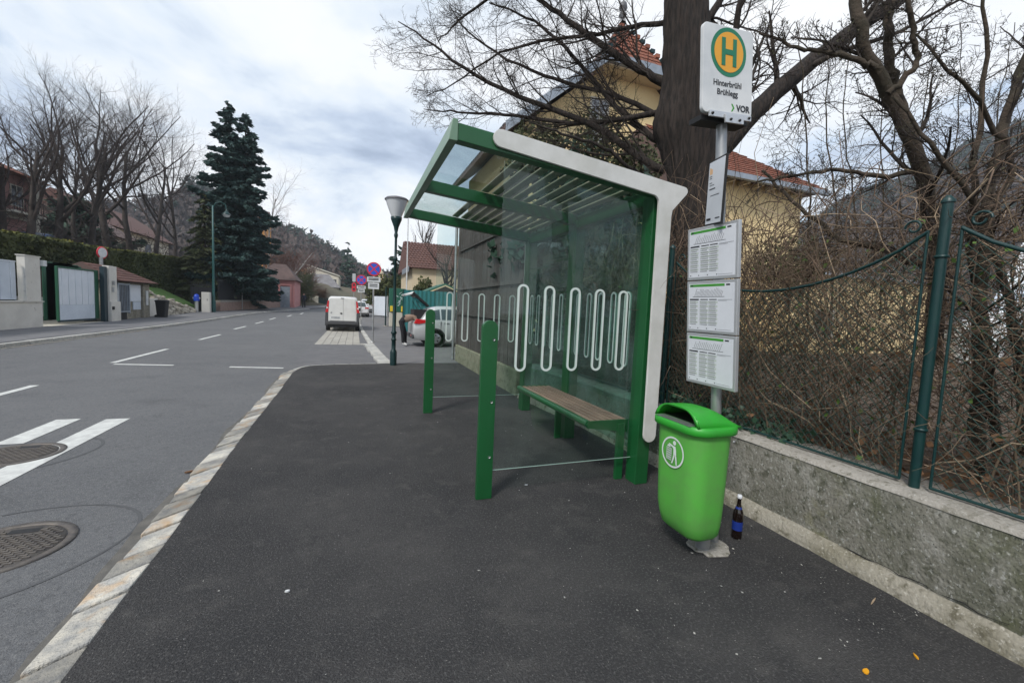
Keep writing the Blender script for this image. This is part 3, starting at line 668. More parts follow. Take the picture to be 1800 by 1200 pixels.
# mouth surround: fills the front except the opening
mb = MB(); outer = [hood_pt(0, -1+2*j/24) for j in range(25)]
inner = []
for j in range(25):
    v = -1+2*j/24; inner.append((-.156, v*.165, .905+.082*(1-abs(v)**3.0)**.8))
vs = [(a[0]-.001, a[1], a[2]) for a in outer]+inner
mb.add(vs, [(j, j+1, 26+j, 25+j) for j in range(24)], 0, True); o = mb.build('mouth_surround', 'bin_lid_green', bn); m = o.modifiers.new('solid', 'SOLIDIFY'); m.thickness = .012
MB().box(-.10, .15, -.165, .165, .8952, .8975).build('inner_dark', 'black', bn)
mb = MB()
for i in range(4):
    for j in range(16): mb.box(-.182+.018*i, -.170+.018*i, -.15+.019*j, -.135+.019*j, .8955, .899)
mb.build('ash_grille', 'galv', bn, kind='stuff')
# symbol on the front (road side) face
sx = -.1575
def flat(poly, dx=0., mi=0): mb = MB(); mb.prism(poly, gy(sx+dx), -.0012, .0); return mb
fz = lambda z: interp([(.5, .0), (.845, -.0075)], z)
cyb, czb = .0, .69
ring = MB(); n = 40
for i in range(n):
    a0, a1 = 2*math.pi*i/n, 2*math.pi*(i+1)/n
    q = []
    for rr_, aa in ((.098, a0), (.098, a1), (.087, a1), (.087, a0)): q.append((sx-.002, cyb+rr_*math.cos(aa), czb+rr_*math.sin(aa)))
    ring.add(q, [(0, 1, 2, 3)])
ring.build('symbol_ring', 'decal', bo)
mb = MB()
def pl(pts): mb.add([(sx-.002, cyb-(u), czb+v) for u, v in pts], [tuple(range(len(pts)))])
pl([(.012+.014*math.cos(k*.5), .062+.014*math.sin(k*.5)) for k in range(13)])
pl([(-.038, .043), (-.035, .051), (.004, .042), (.022, .042), (.030, .020), (.034, -.016), (.008, -.012), (.007, .022), (.0, .030)])
pl([(.008, -.014), (.021, -.015), (.013, -.045), (.004, -.072), (-.006, -.070), (.002, -.045)])
pl([(.022, -.015), (.035, -.017), (.041, -.045), (.045, -.073), (.035, -.073), (.029, -.045)])
for k in range(5):
    x0 = -.055+.0105*k; pl([(x0, .022), (x0+.004, .022), (x0+.005+(.002-.0004*k), -.055), (x0+.002, -.055)])
for k in range(6): z0 = .018-.0145*k; pl([(-.056+.001*k, z0), (-.008, z0-.002), (-.008, z0+.003), (-.056+.001*k, z0+.005)])
pl([(-.053, .030), (-.040, .041), (-.026, .038), (-.018, .028), (-.030, .026)])
mb.build('tidyman_symbol', 'decal', bo)
MB().lathe([(.009, 0), (.009, -.004), (.001, -.006)], n=12, axis='y').build('bolt', 'galv', bn, loc=(.12, -.2015, .80))
MB().tube([(.22, .03, .02), (.22, .03, .30)], .001, 6)
mb = MB().lathe([(.045, .0), (.045, .12)], n=16); mb.build('foot_tube', 'galv', bn, loc=(.15, .0, 0))
mb = MB(); vs = []
for k in range(22):
    a = 2*math.pi*k/22; r_ = .135*rnd.uniform(.82, 1.1); vs.append((r_*math.cos(a)*1.15, r_*math.sin(a)))
mb.prism(vs, lambda u, v, q: (u, v, q), .0, .014); o = mb.build('concrete_footing', 'coping', label='broken pale concrete patch at the foot of the bin', cat='footing', loc=(2.27, 2.10, .002), bevel=.006)
# beer bottle
bt = thing('beer_bottle', 'brown glass beer bottle with blue label beside the bin', 'bottle', (2.56, 2.13, 0))
MB().lathe([(.001, .003), (.032, .003), (.034, .010), (.034, .17), (.031, .195), (.018, .225), (.0135, .25), (.0125, .285), (.015, .288), (.015, .298), (.001, .299)], n=24).build('glass_body', 'bottle_glass', bt)
MB().lathe([(.0346, .065), (.0346, .128)], n=24).build('label', 'label_blue', bt)
MB().lathe([(.0232, .212), (.0175, .23)], n=24).build('neck_label', 'label_blue', bt)
mb = MB().lathe([(.0155, .290), (.017, .305), (.012, .316), (.003, .314)], n=9); mb.build('paper_plug', 'paper', bt)

# ------------------------------------------------------------------ retaining wall and fence
rw = thing('retaining_wall', 'mossy stained concrete retaining wall carrying the garden fence', 'wall', (2.97, 2, 0))
ysw = [-6+.2*i for i in range(66)]; ysw = [y for y in ysw if y < 6.95]
def wallstrip(prof, name, matn, jit=.0):
    mb = MB(); vs = []; k = len(prof)
    for y in ysw:
        e = interp(WR, y)
        for dx_, z in prof: vs.append((e+dx_+rnd.uniform(-jit, jit), y, z+rnd.uniform(-jit, jit)))
    mb.add(vs, [(i*k+j, i*k+j+1, (i+1)*k+j+1, (i+1)*k+j) for i in range(len(ysw)-1) for j in range(k-1)], 0, True)
    return mb.build(name, matn, rw, world=True, recalc=False)
wallstrip([(.012, .08), (.006, .2), (.0, .35), (.004, .5), (.008, .575)], 'wall_face', 'concrete', .004)
wallstrip([(.0, .57), (.012, .592), (.06, .602), (.2, .603), (.40, .60), (.42, .4)], 'coping', 'coping', .004)
wallstrip([(-.055, -.02), (-.045, .03), (-.03, .075), (.0, .10), (.012, .11)], 'footing', 'footing', .007)
pts = [(1.72+(.95-1.72)*i/14, .112+.006*math.sin(i*1.9)+.004*math.sin(i*4.1)+.02*(i/14)) for i in range(15)]
MB().tube([(interp(WR, y)-.001, y, z) for y, z in pts], [.0006+.0028*abs(math.sin(i*.7)) for i in range(15)], 5).build('crack', 'black', rw, world=True)
fe = thing('garden_fence', 'dark green mesh fence with sagging top rail on concrete wall', 'fence', (3.12, 1.44, .6))
FX = 3.12; posts = [-.77, 1.44, 3.65, 5.86]
def toprail(y, a, b): u = (y-a)/(b-a); return 2.10-.32*(1-(2*u-1)**2)**.85
for yp in posts:
    mb = MB(); mb.tube([(FX, yp, .59), (FX, yp, 2.25)], .026, 14); mb.tube([(FX, yp, 2.25), (FX, yp, 2.265), (FX, yp, 2.29)], [.032, .032, .010], 14); mb.build('post', 'fence_green', fe, world=True)
    for z in (.95, 1.95): MB().lathe([(.027, z-.008), (.033, z-.007), (.033, z+.007), (.027, z+.008)], c=(FX, yp, 0), n=14).build('collar', 'fence_green', fe, world=True)
    for s_ in (-1, 1):
        pts = [(FX, yp+s_*(.145+.045*math.cos(t)*(1-.09*t)), 2.135+.045*math.sin(t)*(1-.09*t)) for t in [k*.45 for k in range(0, 15)]]
        MB().tube(pts, .007, 6).build('scroll', 'fence_green', fe, world=True)
for a, b in zip(posts, posts[1:]):
    ya, yb = a+.075, b-.075
    MB().tube([(FX, ya+(yb-ya)*i/16, toprail(ya+(yb-ya)*i/16, ya, yb)) for i in range(17)], .0105, 8).build('top_rail', 'fence_green', fe, world=True)
    MB().tube([(FX, ya, .625), (FX, yb, .625)], .009, 8).build('bottom_rail', 'fence_green', fe, world=True)
    for y in (ya, yb): MB().tube([(FX, y, .62), (FX, y, 2.11)], .0075, 8).build('frame_upright', 'fence_green', fe, world=True)
    lines = []; P = .062
    for s_ in (-1, 1):
        k = -60
        while k < 120:
            pts = []
            for i in range(70):
                z = .63+i*.022; y = ya+k*P*.9+s_*(z-.63)*.95
                if ya < y < yb and z < toprail(y, ya, yb)-.005: pts.append((FX+s_*.0014+.002*math.sin(y*9+z*5), y, z))
                elif len(pts) > 1: break
            if len(pts) > 1: pts = [pts[i] for i in sorted(set(list(range(0, len(pts), 8))+[len(pts)-1]))]; lines.append((pts, [.0019]*len(pts)))
            k += 1
    V, F = tubes(lines, 3); V -= np.array(fe.location)
    arr_obj('wire_mesh', V, F, 'wire', parent=fe, kind='stuff', smooth=True)
#PART2
# ------------------------------------------------------------------ old timber wall on its plinth
tw = thing('timber_wall', 'weathered dark timber board wall on a concrete plinth behind the shelter', 'wooden wall', (2.75, 9.3, 0))
mb = MB(); mb.box(2.70, 2.95, 6.95, 11.85, -.1, .46); mb.build('plinth', 'plinth', tw, world=True, bevel=.02)
y = 6.98
while y < 11.8:
    wd = rnd.uniform(.17, .23); y1 = min(y+wd, 11.85); xo = rnd.uniform(0, .012)
    MB().box(2.755+xo, 2.785+xo, y+.004, y1-.003, .465, 3.96+rnd.uniform(-.03, .03)).build('board', 'old_wood', tw, world=True); y = y1
for z in (1.32, 2.0, 3.05): MB().box(2.72, 2.754, 7.0, 11.8, z, z+.07).build('rail', 'old_wood', tw, world=True)
MB().box(2.73, 2.90, 11.86, 11.97, .3, 3.98).build('corner_post', 'old_wood', tw, world=True)
MB().tube([(2.68, 12.05, 0), (2.68, 12.05, 4.1)], .04, 10).build('downpipe', 'galv', tw, world=True)
MB().box(2.9, 4.6, 11.84, 11.97, .3, 3.9).build('return_wall', 'old_wood', tw, world=True)

# ------------------------------------------------------------------ street lamps, traffic signs
def lamp_short(base):
    t = thing('street_lamp', 'dark green cast iron street lamp with tulip glass by the kerb end', 'street lamp', base)
    MB().lathe([(.082, 0), (.082, .33), (.075, .36), (.052, .40), (.052, .62), (.066, .635), (.066, .66), (.050, .68), (.050, .78), (.072, .80), (.072, .83), (.045, .87), (.038, 1.9), (.034, 2.6), (.052, 2.62), (.052, 2.66), (.032, 2.70), (.030, 3.15), (.048, 3.2), (.048, 3.24), (.034, 3.28), (.060, 3.42), (.13, 3.60), (.135, 3.66), (.001, 3.66)], n=24).build('post', 'lamp_green', t)
    MB().lathe([(.12, 3.665), (.15, 3.74), (.20, 3.86), (.255, 4.02), (.27, 4.06)], n=28).build('tulip_glass', 'lamp_glass', t)
    MB().lathe([(.285, 4.055), (.29, 4.075), (.25, 4.11), (.12, 4.145), (.001, 4.15)], n=28).build('hood', 'lamp_hood', t)
lamp_short((.92, 10.95, 0))
def lamp_tall(base):
    mat('lamp_teal', (.008, .07, .066), .4)
    t = thing('street_lamp', 'tall slim green street lamp with bell lantern beside the pink wall', 'street lamp', base)
    MB().lathe([(.14, 0), (.14, .9), (.10, 1.0), (.085, 3.5), (.065, 8.5), (.001, 8.55)], n=14).build('post', 'lamp_teal', t)
    MB().tube([(0, 0, 8.3), (.2, 0, 8.75), (.55, 0, 8.85), (.85, 0, 8.7), (.93, 0, 8.35)], .03, 8).build('arm', 'lamp_teal', t)
    MB().lathe([(.03, 8.35), (.07, 8.2), (.2, 8.05), (.33, 7.92), (.33, 7.88)], c=(.93, 0, 0), n=18).build('bell_shade', 'fence_green', t)
    MB().lathe([(.27, 7.88), (.2, 7.72), (.001, 7.68)], c=(.93, 0, 0), n=18).build('globe', 'lamp_glass', t)
lamp_tall((-10.76, 40.7, .17))
def nostop(base, hgt, r, label, plates, rotz=0, blue=False):
    t = thing('traffic_sign', label, 'traffic sign', base, (0, 0, rotz), group='round signs on poles')
    MB().tube([(0, 0, 0), (0, 0, hgt-.05)], .034, 10).build('pole', 'galv', t)
    zc = hgt-r
    d = MB().lathe([(.001, -.045), (r, -.045), (r, -.035), (.001, -.035)], c=(0, 0, zc), n=36, axis='y', smooth=False).build('sign_disc', 'sign_red' if not blue else 'sign_white', t)
    MB().lathe([(.001, -.048), (r*.80, -.048), (r*.80, -.0455), (.001, -.0455)], c=(0, 0, zc), n=36, axis='y', smooth=False).build('sign_field', 'sign_blue', d)
    for a in (45, 135):
        ca, sa = math.cos(R(a)), math.sin(R(a)); q = []
        for u, v in ((-.8*r, -.09*r), (.8*r, -.09*r), (.8*r, .09*r), (-.8*r, .09*r)): q.append((u*ca-v*sa, u*sa+v*ca+zc))
        MB().prism(q, lambda u, v, q_: (u, q_, v), -.051-.0008*(a > 90), -.0482).build('cross_bar', 'sign_red' if not blue else 'sign_white', d)
    for (z0, hh, ww) in plates:
        p = MB().box(-ww/2, ww/2, -.046, -.036, z0-hh, z0).build('plate', 'sign_white', t)
        m = MB()
        for k in range(2 if hh < .25 else 3): m.box(-ww*.38, ww*.36, -.0475, -.0465, z0-hh*(.3+.28*k)-.018, z0-hh*(.3+.28*k)+.018)
        m.build('printed_text', 'ink', p, kind='stuff')
    MB().lathe([(.09, -.02), (.09, .02), (.001, .021)], n=10).build('foot_plate', 'galv', t)
nostop((.66, 17.4, 0), 3.10, .265, 'no stopping sign with two text plates at the parking bay kerb', [(2.53, .19, .50), (2.31, .24, .40)])
nostop((.36, 29.7, .03), 3.28, .33, 'no stopping sign with two small plates behind the white van', [(2.58, .2, .55), (2.34, .2, .42)])
nostop((-9.93, 46.1, .29), 2.55, .32, 'round blue white sign on thin pole before the pink wall', [(1.88, .22, .38)], blue=True)
t = thing('traffic_sign', 'tall sign with long red oval plate beyond the white van', 'traffic sign', (-.12, 38, .13), group='round signs on poles')
MB().tube([(0, 0, 0), (0, 0, 3.2)], .035, 8).build('pole', 'galv', t)
p = MB().prism(roundrect(-.17, .17, 2.25, 3.0, .16, 6), fx(-.05), -.01, .01).build('plate', 'sign_red', t)
for z in (2.45, 2.8): MB().lathe([(.001, 0), (.09, 0), (.09, .002), (.001, .002)], c=(0, -.063, z), n=16, axis='y', smooth=False).build('sign_spot', 'ink', p)
MB().box(-.13, .13, -.06, -.04, 3.08, 3.75).build('blank_plate', 'alu', t)

# ------------------------------------------------------------------ vehicles
def wheel(t, x, y, r, wd, sgn):
    w_ = MB().lathe([(r*.62, -wd/2), (r*.94, -wd/2), (r, -wd*.3), (r, wd*.3), (r*.94, wd/2), (r*.62, wd/2)], n=24, axis='y').build('wheel', 'tyre', t, loc=(x, y, r))
    mb = MB().lathe([(r*.64, 0), (r*.60, .012), (r*.15, .022), (.001, .024)] if sgn > 0 else [(r*.64, 0), (r*.60, -.012), (r*.15, -.022), (.001, -.024)], n=20, axis='y')
    o = mb.build('rim', 'rim', w_, loc=(0, sgn*wd*.44, 0))
    for k in range(5):
        a = 2*math.pi*k/5; MB().box(-.018, .018, -.004, .004, r*.2, r*.5).build('spoke_gap', 'black', o, loc=(0, sgn*.016, 0)).rotation_euler = (0, a, 0)
def car_body(t, st, matn, open_tail=False):
    # stations: (x, zbot, zbelt, ztop, halfwidth, halfwidth_top); ztop==zbelt -> no cabin
    mb = MB(); prof = []
    for x, zb, zl, zt, hw, ht in st:
        s = [(-hw*.90, zb), (-hw, zb+(zl-zb)*.30), (-hw*1.0, zb+(zl-zb)*.62), (-hw*.965, zl), (-ht-.0, zt-.07 if zt-zl > .2 else zt-.012), (-ht*.86, zt), (0, zt+.015)]
        prof.append([(x, a, b) for a, b in s]+[(x, -a, b) for a, b in reversed(s[:-1])])
    n = len(prof[0]); vs = [p for q in prof for p in q]
    mb.add(vs, [(i*n+j, i*n+(j+1) % n, (i+1)*n+(j+1) % n, (i+1)*n+j) for i in range(len(prof)-1) for j in range(n)], 0, True)
    mb.add(prof[0], [tuple(range(n))], 0, False); mb.add(prof[-1], [tuple(range(n-1, -1, -1))], 0, False)
    return mb.build('body', matn, t, bevel=.02), prof
def side_glass(t, prof, i0, i1, s0=.0, s1=1., name='side_window', matn='car_glass', inset=.07):
    for sgn in (0, 1):
        n = len(prof[0]); ja, jb = (3, 4) if sgn == 0 else (n-3, n-4)
        def P(i, f, v):
            A = Vector(prof[i][ja])*(1-v)+Vector(prof[i][jb])*v; Bq = Vector(prof[i+1][ja])*(1-v)+Vector(prof[i+1][jb])*v; return A*(1-f)+Bq*f
        for i in range(i0, i1):
            q = [P(i, s0 if i == i0 else .04, inset), P(i, s1 if i == i1-1 else .96, inset), P(i, s1 if i == i1-1 else .96, 1-inset), P(i, s0 if i == i0 else .04, 1-inset)]
            off = Vector((0, -.006 if sgn == 0 else .006, .002)); MB().add([p+off for p in q], [(0, 1, 2, 3)]).build(name, matn, t)
# --- white van seen from behind, heading +Y: local x forward -> rotate 90deg
van = thing('delivery_van', 'dirty white panel van parked in the paved bay', 'van', (-.62, 24.25, -.06), (0, 0, R(90)))
st = [(0, .42, 1.06, 1.74, .80, .68), (.05, .36, 1.06, 1.80, .84, .70), (.9, .30, 1.06, 1.85, .86, .72), (2.3, .28, 1.06, 1.86, .86, .72), (2.75, .28, 1.05, 1.82, .86, .70), (3.35, .28, 1.03, 1.14, .85, .70), (4.0, .30, .95, .98, .80, .66), (4.2, .38, .75, .78, .70, .6)]
b_, pf = car_body(van, st, 'van_white')
side_glass(van, pf, 3, 5)
for s_ in (-1, 1):
    wheel(van, .75, s_*.74, .31, .20, s_); wheel(van, 3.35, s_*.74, .31, .20, s_)
    mb = MB(); mb.prism([(s_*.845, 1.0), (s_*.70, 1.0), (s_*.66, 1.62), (s_*.735, 1.60)], lambda u, v, q: (q, u, v), -.018, .05); lt = mb.build('tail_light', 'tail_red', van, bevel=.01)
    MB().box(-.022, -.017, min(s_*.72, s_*.80), max(s_*.72, s_*.80), 1.20, 1.27).build('reverse_lamp', 'tail_clear', lt)
    MB().box(2.6, 2.75, s_*.88-.04, s_*.88+.10*s_+.04 if s_ > 0 else s_*.88+.04, 1.05, 1.25).build('mirror', 'plastic_grey', van, bevel=.02)
    MB().prism([(s_*.86, .30), (s_*.70, .30), (s_*.70, 1.0), (s_*.84, 1.0)], lambda u, v, q: (q, u, v), -.012, .06).build('corner_trim', 'plastic_grey', van, bevel=.01)
MB().box(-.09, .10, -.80, .80, .36, .53).build('rear_bumper', 'plastic_grey', van, bevel=.03)
for (a, b) in ((-.685, -.04), (-.025, .685)):       # local -y is the photo's right
    q = MB(); q.prism([(a, .56), (b, .56), (b*.93 if b > 0 else b, 1.72), (a*.93 if a < -.1 else a, 1.72)], lambda u, v, w2: (w2, u, v), -.022, -.004); dr = q.build('rear_door', 'van_white', van, bevel=.012)
    a2, b2 = a+.06, b-.05
    MB().prism([(a2, 1.22), (b2, 1.22), (b2*.95 if b > 0 else b2, 1.62), (a2*.95 if a < -.1 else a2, 1.62)], lambda u, v, w2: (w2, u, v), -.027, -.0225).build('blank_panel', 'van_white', dr, bevel=.01)
MB().box(-.03, .0, -.62, .62, .54, .56).build('sill', 'plastic_grey', van)
np_ = MB().box(-.032, -.026, .12, .60, .66, .80).build('number_plate', 'sign_white', van)
m = MB()
for k in range(7): m.box(-.0335, -.0325, .16+.058*k, .19+.058*k, .69, .77)
m.build('plate_text', 'ink', np_, kind='stuff')
MB().prism([(-.01, .96), (.07, 1.0), (.14, .96), (.07, .90)], lambda u, v, q: (q, u, v), -.034, -.026).build('door_handle', 'black', van)
MB().lathe([(.045, -.03), (.001, -.032)], c=(0, .55, .98), n=14, axis='x').build('badge', 'galv', van)
MB().box(-.03, .06, -.06, .10, 1.745, 1.775).build('brake_light', 'plastic_grey', van)
mb = MB().box(.02, .25, -.72, .72, .22, .36); mb.build('underbody', 'black', van)

# --- silver hatchback parked nose-in with its tailgate up (heading +X)
car = thing('hatchback_car', 'silver hatchback with its tailgate raised beside the timber wall', 'car', (1.98, 16.45, 0))
st = [(0, .42, .80, .82, .78, .70), (.05, .28, .90, .94, .84, .74), (.30, .24, .97, 1.02, .88, .74), (.55, .24, .98, 1.40, .89, .60), (1.0, .24, .98, 1.50, .90, .60), (1.9, .24, .97, 1.52, .90, .61), (2.6, .24, .95, 1.42, .90, .58), (3.2, .24, .92, 1.0, .88, .62), (3.95, .28, .82, .86, .84, .6), (4.2, .36, .62, .66, .70, .5)]
b_, pf = car_body(car, st, 'car_silver'); side_glass(car, pf, 3, 6, .15)
for s_ in (-1, 1):
    MB().lathe([(.37, -.02), (.37, .02), (.001, .02), (.001, -.02), (.37, -.02)], c=(.82, s_*.885, .33), n=24, axis='y').build('wheel_arch', 'black', car)
    wheel(car, .82, s_*.80, .325, .21, s_); wheel(car, 3.35, s_*.80, .325, .21, s_)
    mb = MB(); mb.prism([(.02, .86), (.10, 1.02), (.52, 1.0), (.50, .90), (.20, .84)], lambda u, v, q: (u, q, v), s_*.80, s_*.905); mb.build('tail_light', 'tail_red', car, bevel=.015)
    MB().box(1.12, 1.32, s_*.895-.012, s_*.895+.012, .88, .905).build('door_handle', 'rim', car)
    MB().box(1.0, 1.012, s_*.892-.012, s_*.892+.012, .36, .96).build('door_seam', 'black', car)
MB().box(.06, .56, -.56, .56, .78, 1.36).build('boot_shade', 'black', car)  # solid black block, painted stand-in for the shade inside the boot
MB().box(-.045, .06, -.80, .80, .30, .46).build('rear_bumper', 'plastic_grey', car, bevel=.03)
MB().box(-.05, -.02, -.7, -.45, .38, .44).build('reflector', 'tail_red', car)
# raised tailgate
tg = MB(); tg.hexa([(.56, -.56, 1.46), (.56, .56, 1.46), (-.02, .60, 1.93), (-.02, -.60, 1.93), (.62, -.56, 1.52), (.62, .56, 1.52), (.03, .60, 2.01), (.03, -.60, 2.01)])
tg = tg.build('tailgate', 'black', car, bevel=.02)
MB().hexa([(-.04, -.62, 1.90), (-.04, .62, 1.90), (-.27, .58, 1.83), (-.27, -.58, 1.83), (.04, -.62, 2.02), (.04, .62, 2.02), (-.30, .58, 1.90), (-.30, -.58, 1.90)]).build('tailgate_lip', 'car_silver', tg, bevel=.02)
MB().hexa([(.52, -.47, 1.47), (.52, .47, 1.47), (.10, .47, 1.81), (.10, -.47, 1.81), (.58, -.47, 1.565), (.58, .47, 1.565), (.14, .47, 1.935), (.14, -.47, 1.935)]).build('rear_window', 'car_glass', tg)
for s_ in (-1, 1): MB().tube([(.45, s_*.54, 1.15), (.12, s_*.56, 1.68)], .012, 6).build('gas_strut', 'black', tg)
# --- simple far cars
def far_car(loc, rz_, matn, label):
    t = thing('parked_car', label, 'car', loc, (0, 0, rz_), group='cars parked further along')
    st = [(0, .45, .84, .88, .74, .62), (.06, .28, .92, .96, .84, .66), (.45, .24, .96, 1.38, .87, .58), (1.2, .22, .96, 1.47, .88, .60), (2.1, .22, .95, 1.45, .88, .60), (2.9, .24, .93, .98, .87, .62), (3.8, .30, .80, .84, .82, .6), (4.0, .4, .62, .66, .7, .5)]
    b_, pf = car_body(t, st, matn); side_glass(t, pf, 2, 5, .1)
    MB().hexa([(.03, -.58, 1.0), (.03, .58, 1.0), (.10, .58, .98), (.10, -.58, .98), (.36, -.50, 1.36), (.36, .50, 1.36), (.42, .50, 1.34), (.42, -.50, 1.34)]).build('rear_window', 'car_glass', t)
    for s_ in (-1, 1):
        wheel(t, .75, s_*.78, .31, .2, s_); wheel(t, 3.2, s_*.78, .31, .2, s_); MB().box(-.02, .08, min(s_*.5, s_*.82), max(s_*.5, s_*.82), .80, .93).build('tail_light', 'tail_red', t, bevel=.01)
    MB().box(-.03, .0, -.26, .26, .60, .71).build('number_plate', 'sign_white', t); MB().box(-.04, .06, -.78, .78, .26, .42).build('rear_bumper', 'plastic_grey', t)
far_car((1.25, 50, zr(50)), R(90), 'car_white', 'white saloon car parked beyond the pale hoarding panel')
far_car((.35, 41, zr(41)-.04), R(92), 'car_white', 'white car mostly hidden behind the panel van')
o_ = at(70, 418, X=-19.5); far_car((o_.x, o_.y-1, o_.z-1.15), R(100), 'car_blue', 'blue car on the slope peeking above the long hedge')

# ------------------------------------------------------------------ people (one skinned body each)
def figure(name, label, loc, J, E_, zones, rotz=0):
    me = bpy.data.meshes.new('body'); names = list(J); me.from_pydata([J[k][0] for k in names], [(names.index(a), names.index(b)) for a, b in E_][0:0] or [(names.index(a), names.index(b)) for a, b in E_], [])
    o = bpy.data.objects.new('tmp', me); COL.objects.link(o); o.modifiers.new('skin', 'SKIN')
    for i, k in enumerate(names):
        sv = me.skin_vertices[0].data[i]; r_ = J[k][1]; sv.radius = r_ if isinstance(r_, tuple) else (r_, r_); sv.use_root = (i == 0)
    ss = o.modifiers.new('sub', 'SUBSURF'); ss.levels = 2; ss.render_levels = 2
    dg = bpy.context.evaluated_depsgraph_get(); dg.update(); m2 = bpy.data.meshes.new_from_object(o.evaluated_get(dg)); bpy.data.objects.remove(o)
    m2.materials.clear()
    for z in ('trouser', 'jacket', 'skin', 'hair', 'shoe_white', 'navy_cloth'): m2.materials.append(MATS[z])
    for p in m2.polygons: p.material_index = zones(p.center); p.use_smooth = True
    t = thing(name, label, 'person', loc, (0, 0, rotz)); obj('body', m2, t); return t
def hand(prefix, J, E_, wrist, c, d):
    d = Vector(d).normalized(); c = Vector(c); s = d.cross(Vector((0, 0, 1))).normalized(); J[prefix+'palm'] = (tuple(c), (.034, .018)); E_.append((wrist, prefix+'palm'))
    for k in range(4):
        b0 = c+s*(.024-.016*k)+d*.035; n0 = f'{prefix}f{k}'
        J[n0] = (tuple(b0), .008); J[n0+'t'] = (tuple(b0+d*(.045, .055, .052, .04)[k]+Vector((0, 0, -.022))), .006); E_ += [(prefix+'palm', n0), (n0, n0+'t')]
    b0 = c+s*.038+d*.01; J[prefix+'th'] = (tuple(b0), .009); J[prefix+'tht'] = (tuple(b0+d*.035+s*.012), .007); E_ += [(prefix+'palm', prefix+'th'), (prefix+'th', prefix+'tht')]
# bending person: faces +X, leaning into the boot
J = {'hip': ((-.14, 0, .97), (.20, .18)), 'waist': ((.05, 0, 1.04), (.20, .18)), 'chest': ((.28, 0, 1.05), (.21, .19)), 'neck': ((.44, 0, 1.07), .06), 'head': ((.55, 0, 1.05), (.088, .10)), 'crown': ((.63, 0, 1.02), .07)}
Eb = [('hip', 'waist'), ('waist', 'chest'), ('chest', 'neck'), ('neck', 'head'), ('head', 'crown')]
for s_, p in ((1, 'l'), (-1, 'r')):
    J[p+'h'] = ((-.12, s_*.09, .90), .11); J[p+'k'] = ((-.02+.05*s_, s_*.10, .50), .075); J[p+'a'] = ((.0+.06*s_, s_*.10, .10), .05); J[p+'t'] = ((.16+.06*s_, s_*.11, .045), (.045, .038))
    J[p+'s'] = ((.34, s_*.17, 1.07), .075); J[p+'e'] = ((.46, s_*.21, .86), .05); J[p+'w'] = ((.66, s_*.17, .84), .034)
    Eb += [('hip', p+'h'), (p+'h', p+'k'), (p+'k', p+'a'), (p+'a', p+'t'), ('chest', p+'s'), (p+'s', p+'e'), (p+'e', p+'w')]
    hand(p, J, Eb, p+'w', (.70, s_*.16, .835), (1, 0, -.2))
def zb(c):
    if c.z < .12: return 4
    if c.x > .68 and abs(c.y) > .08: return 2
    if c.x > .60 and c.z > .96: return 3
    if c.x > .47 and c.z > .96 and abs(c.y) < .12: return 2
    return 1 if c.x > -.02 and c.z > .74 else 0
figure('person', 'person in brown top and black trousers bending into the open car boot', (1.72, 16.0, 0), J, Eb, zb)
# walking person far up the pavement, seen from behind
J = {'hip': ((0, 0, .95), (.15, .11)), 'waist': ((0, 0, 1.12), (.15, .11)), 'chest': ((0, .01, 1.34), (.19, .12)), 'neck': ((0, .02, 1.50), .055), 'head': ((0, .04, 1.61), (.08, .095)), 'crown': ((0, .04, 1.69), .07)}
Eb = [('hip', 'waist'), ('waist', 'chest'), ('chest', 'neck'), ('neck', 'head'), ('head', 'crown')]
for s_, p in ((1, 'l'), (-1, 'r')):
    J[p+'h'] = ((s_*.09, 0, .88), .10); J[p+'k'] = ((s_*.10, s_*.10, .48), .07); J[p+'a'] = ((s_*.10, s_*.14-.04, .09), .05); J[p+'t'] = ((s_*.11, s_*.14+.10, .045), (.04, .035))
    J[p+'s'] = ((s_*.19, .01, 1.40), .07); J[p+'e'] = ((s_*.26, -s_*.06, 1.14), .05); J[p+'w'] = ((s_*.25, -s_*.08+.08, .93), .035)
    Eb += [('hip', p+'h'), (p+'h', p+'k'), (p+'k', p+'a'), (p+'a', p+'t'), ('chest', p+'s'), (p+'s', p+'e'), (p+'e', p+'w')]
    hand(p, J, Eb, p+'w', (s_*.25, -s_*.08+.10, .88), (0, .3, -1))
figure('person', 'person in dark jacket walking away past the pink gatehouse', (-5.55, 54.2, zr(54.2)+.03), J, Eb, lambda c: 3 if c.z > 1.64 else 2 if c.z > 1.5 else 5 if c.z > .9 else 4 if c.z < .07 else 0)

# ------------------------------------------------------------------ right middle distance
t = thing('hoarding_panel', 'pale grey hoarding panel standing past the green cabinets', 'panel', (2.25, 42.6, zr(42.6)))
q = [(-.6, 1.2), (.6, -1.1)]
MB().hexa([(-.6, 1.2, .12), (.6, -1.1, .12), (.63, -1.07, .12), (-.57, 1.23, .12), (-.6, 1.2, 1.95), (.6, -1.1, 1.95), (.63, -1.07, 1.95), (-.57, 1.23, 1.95)]).build('board', 'sheet_white', t)
for a, b in q: MB().box(a-.05, a+.05, b-.05, b+.05, 0, 2.0).build('post', 'galv', t)
t = thing('info_column', 'dark green cabinet with graffiti next to the teal fence', 'cabinet', (2.5, 29, .03))
MB().box(-.42, .62, -.25, .25, .95, 2.5).build('upper_box', 'cabinet_green', t, bevel=.02)
m = MB()
for k in range(9): x = .12+rnd.uniform(-.05, .22); z = 1.35+.1*k; m.tube([(x, -.253, z), (x+rnd.uniform(-.2, .2), -.253, z+.12), (x+rnd.uniform(-.1, .15), -.253, z+.02)], .018, 4)
m.build('graffiti_scrawl', 'graffiti', t, kind='stuff')
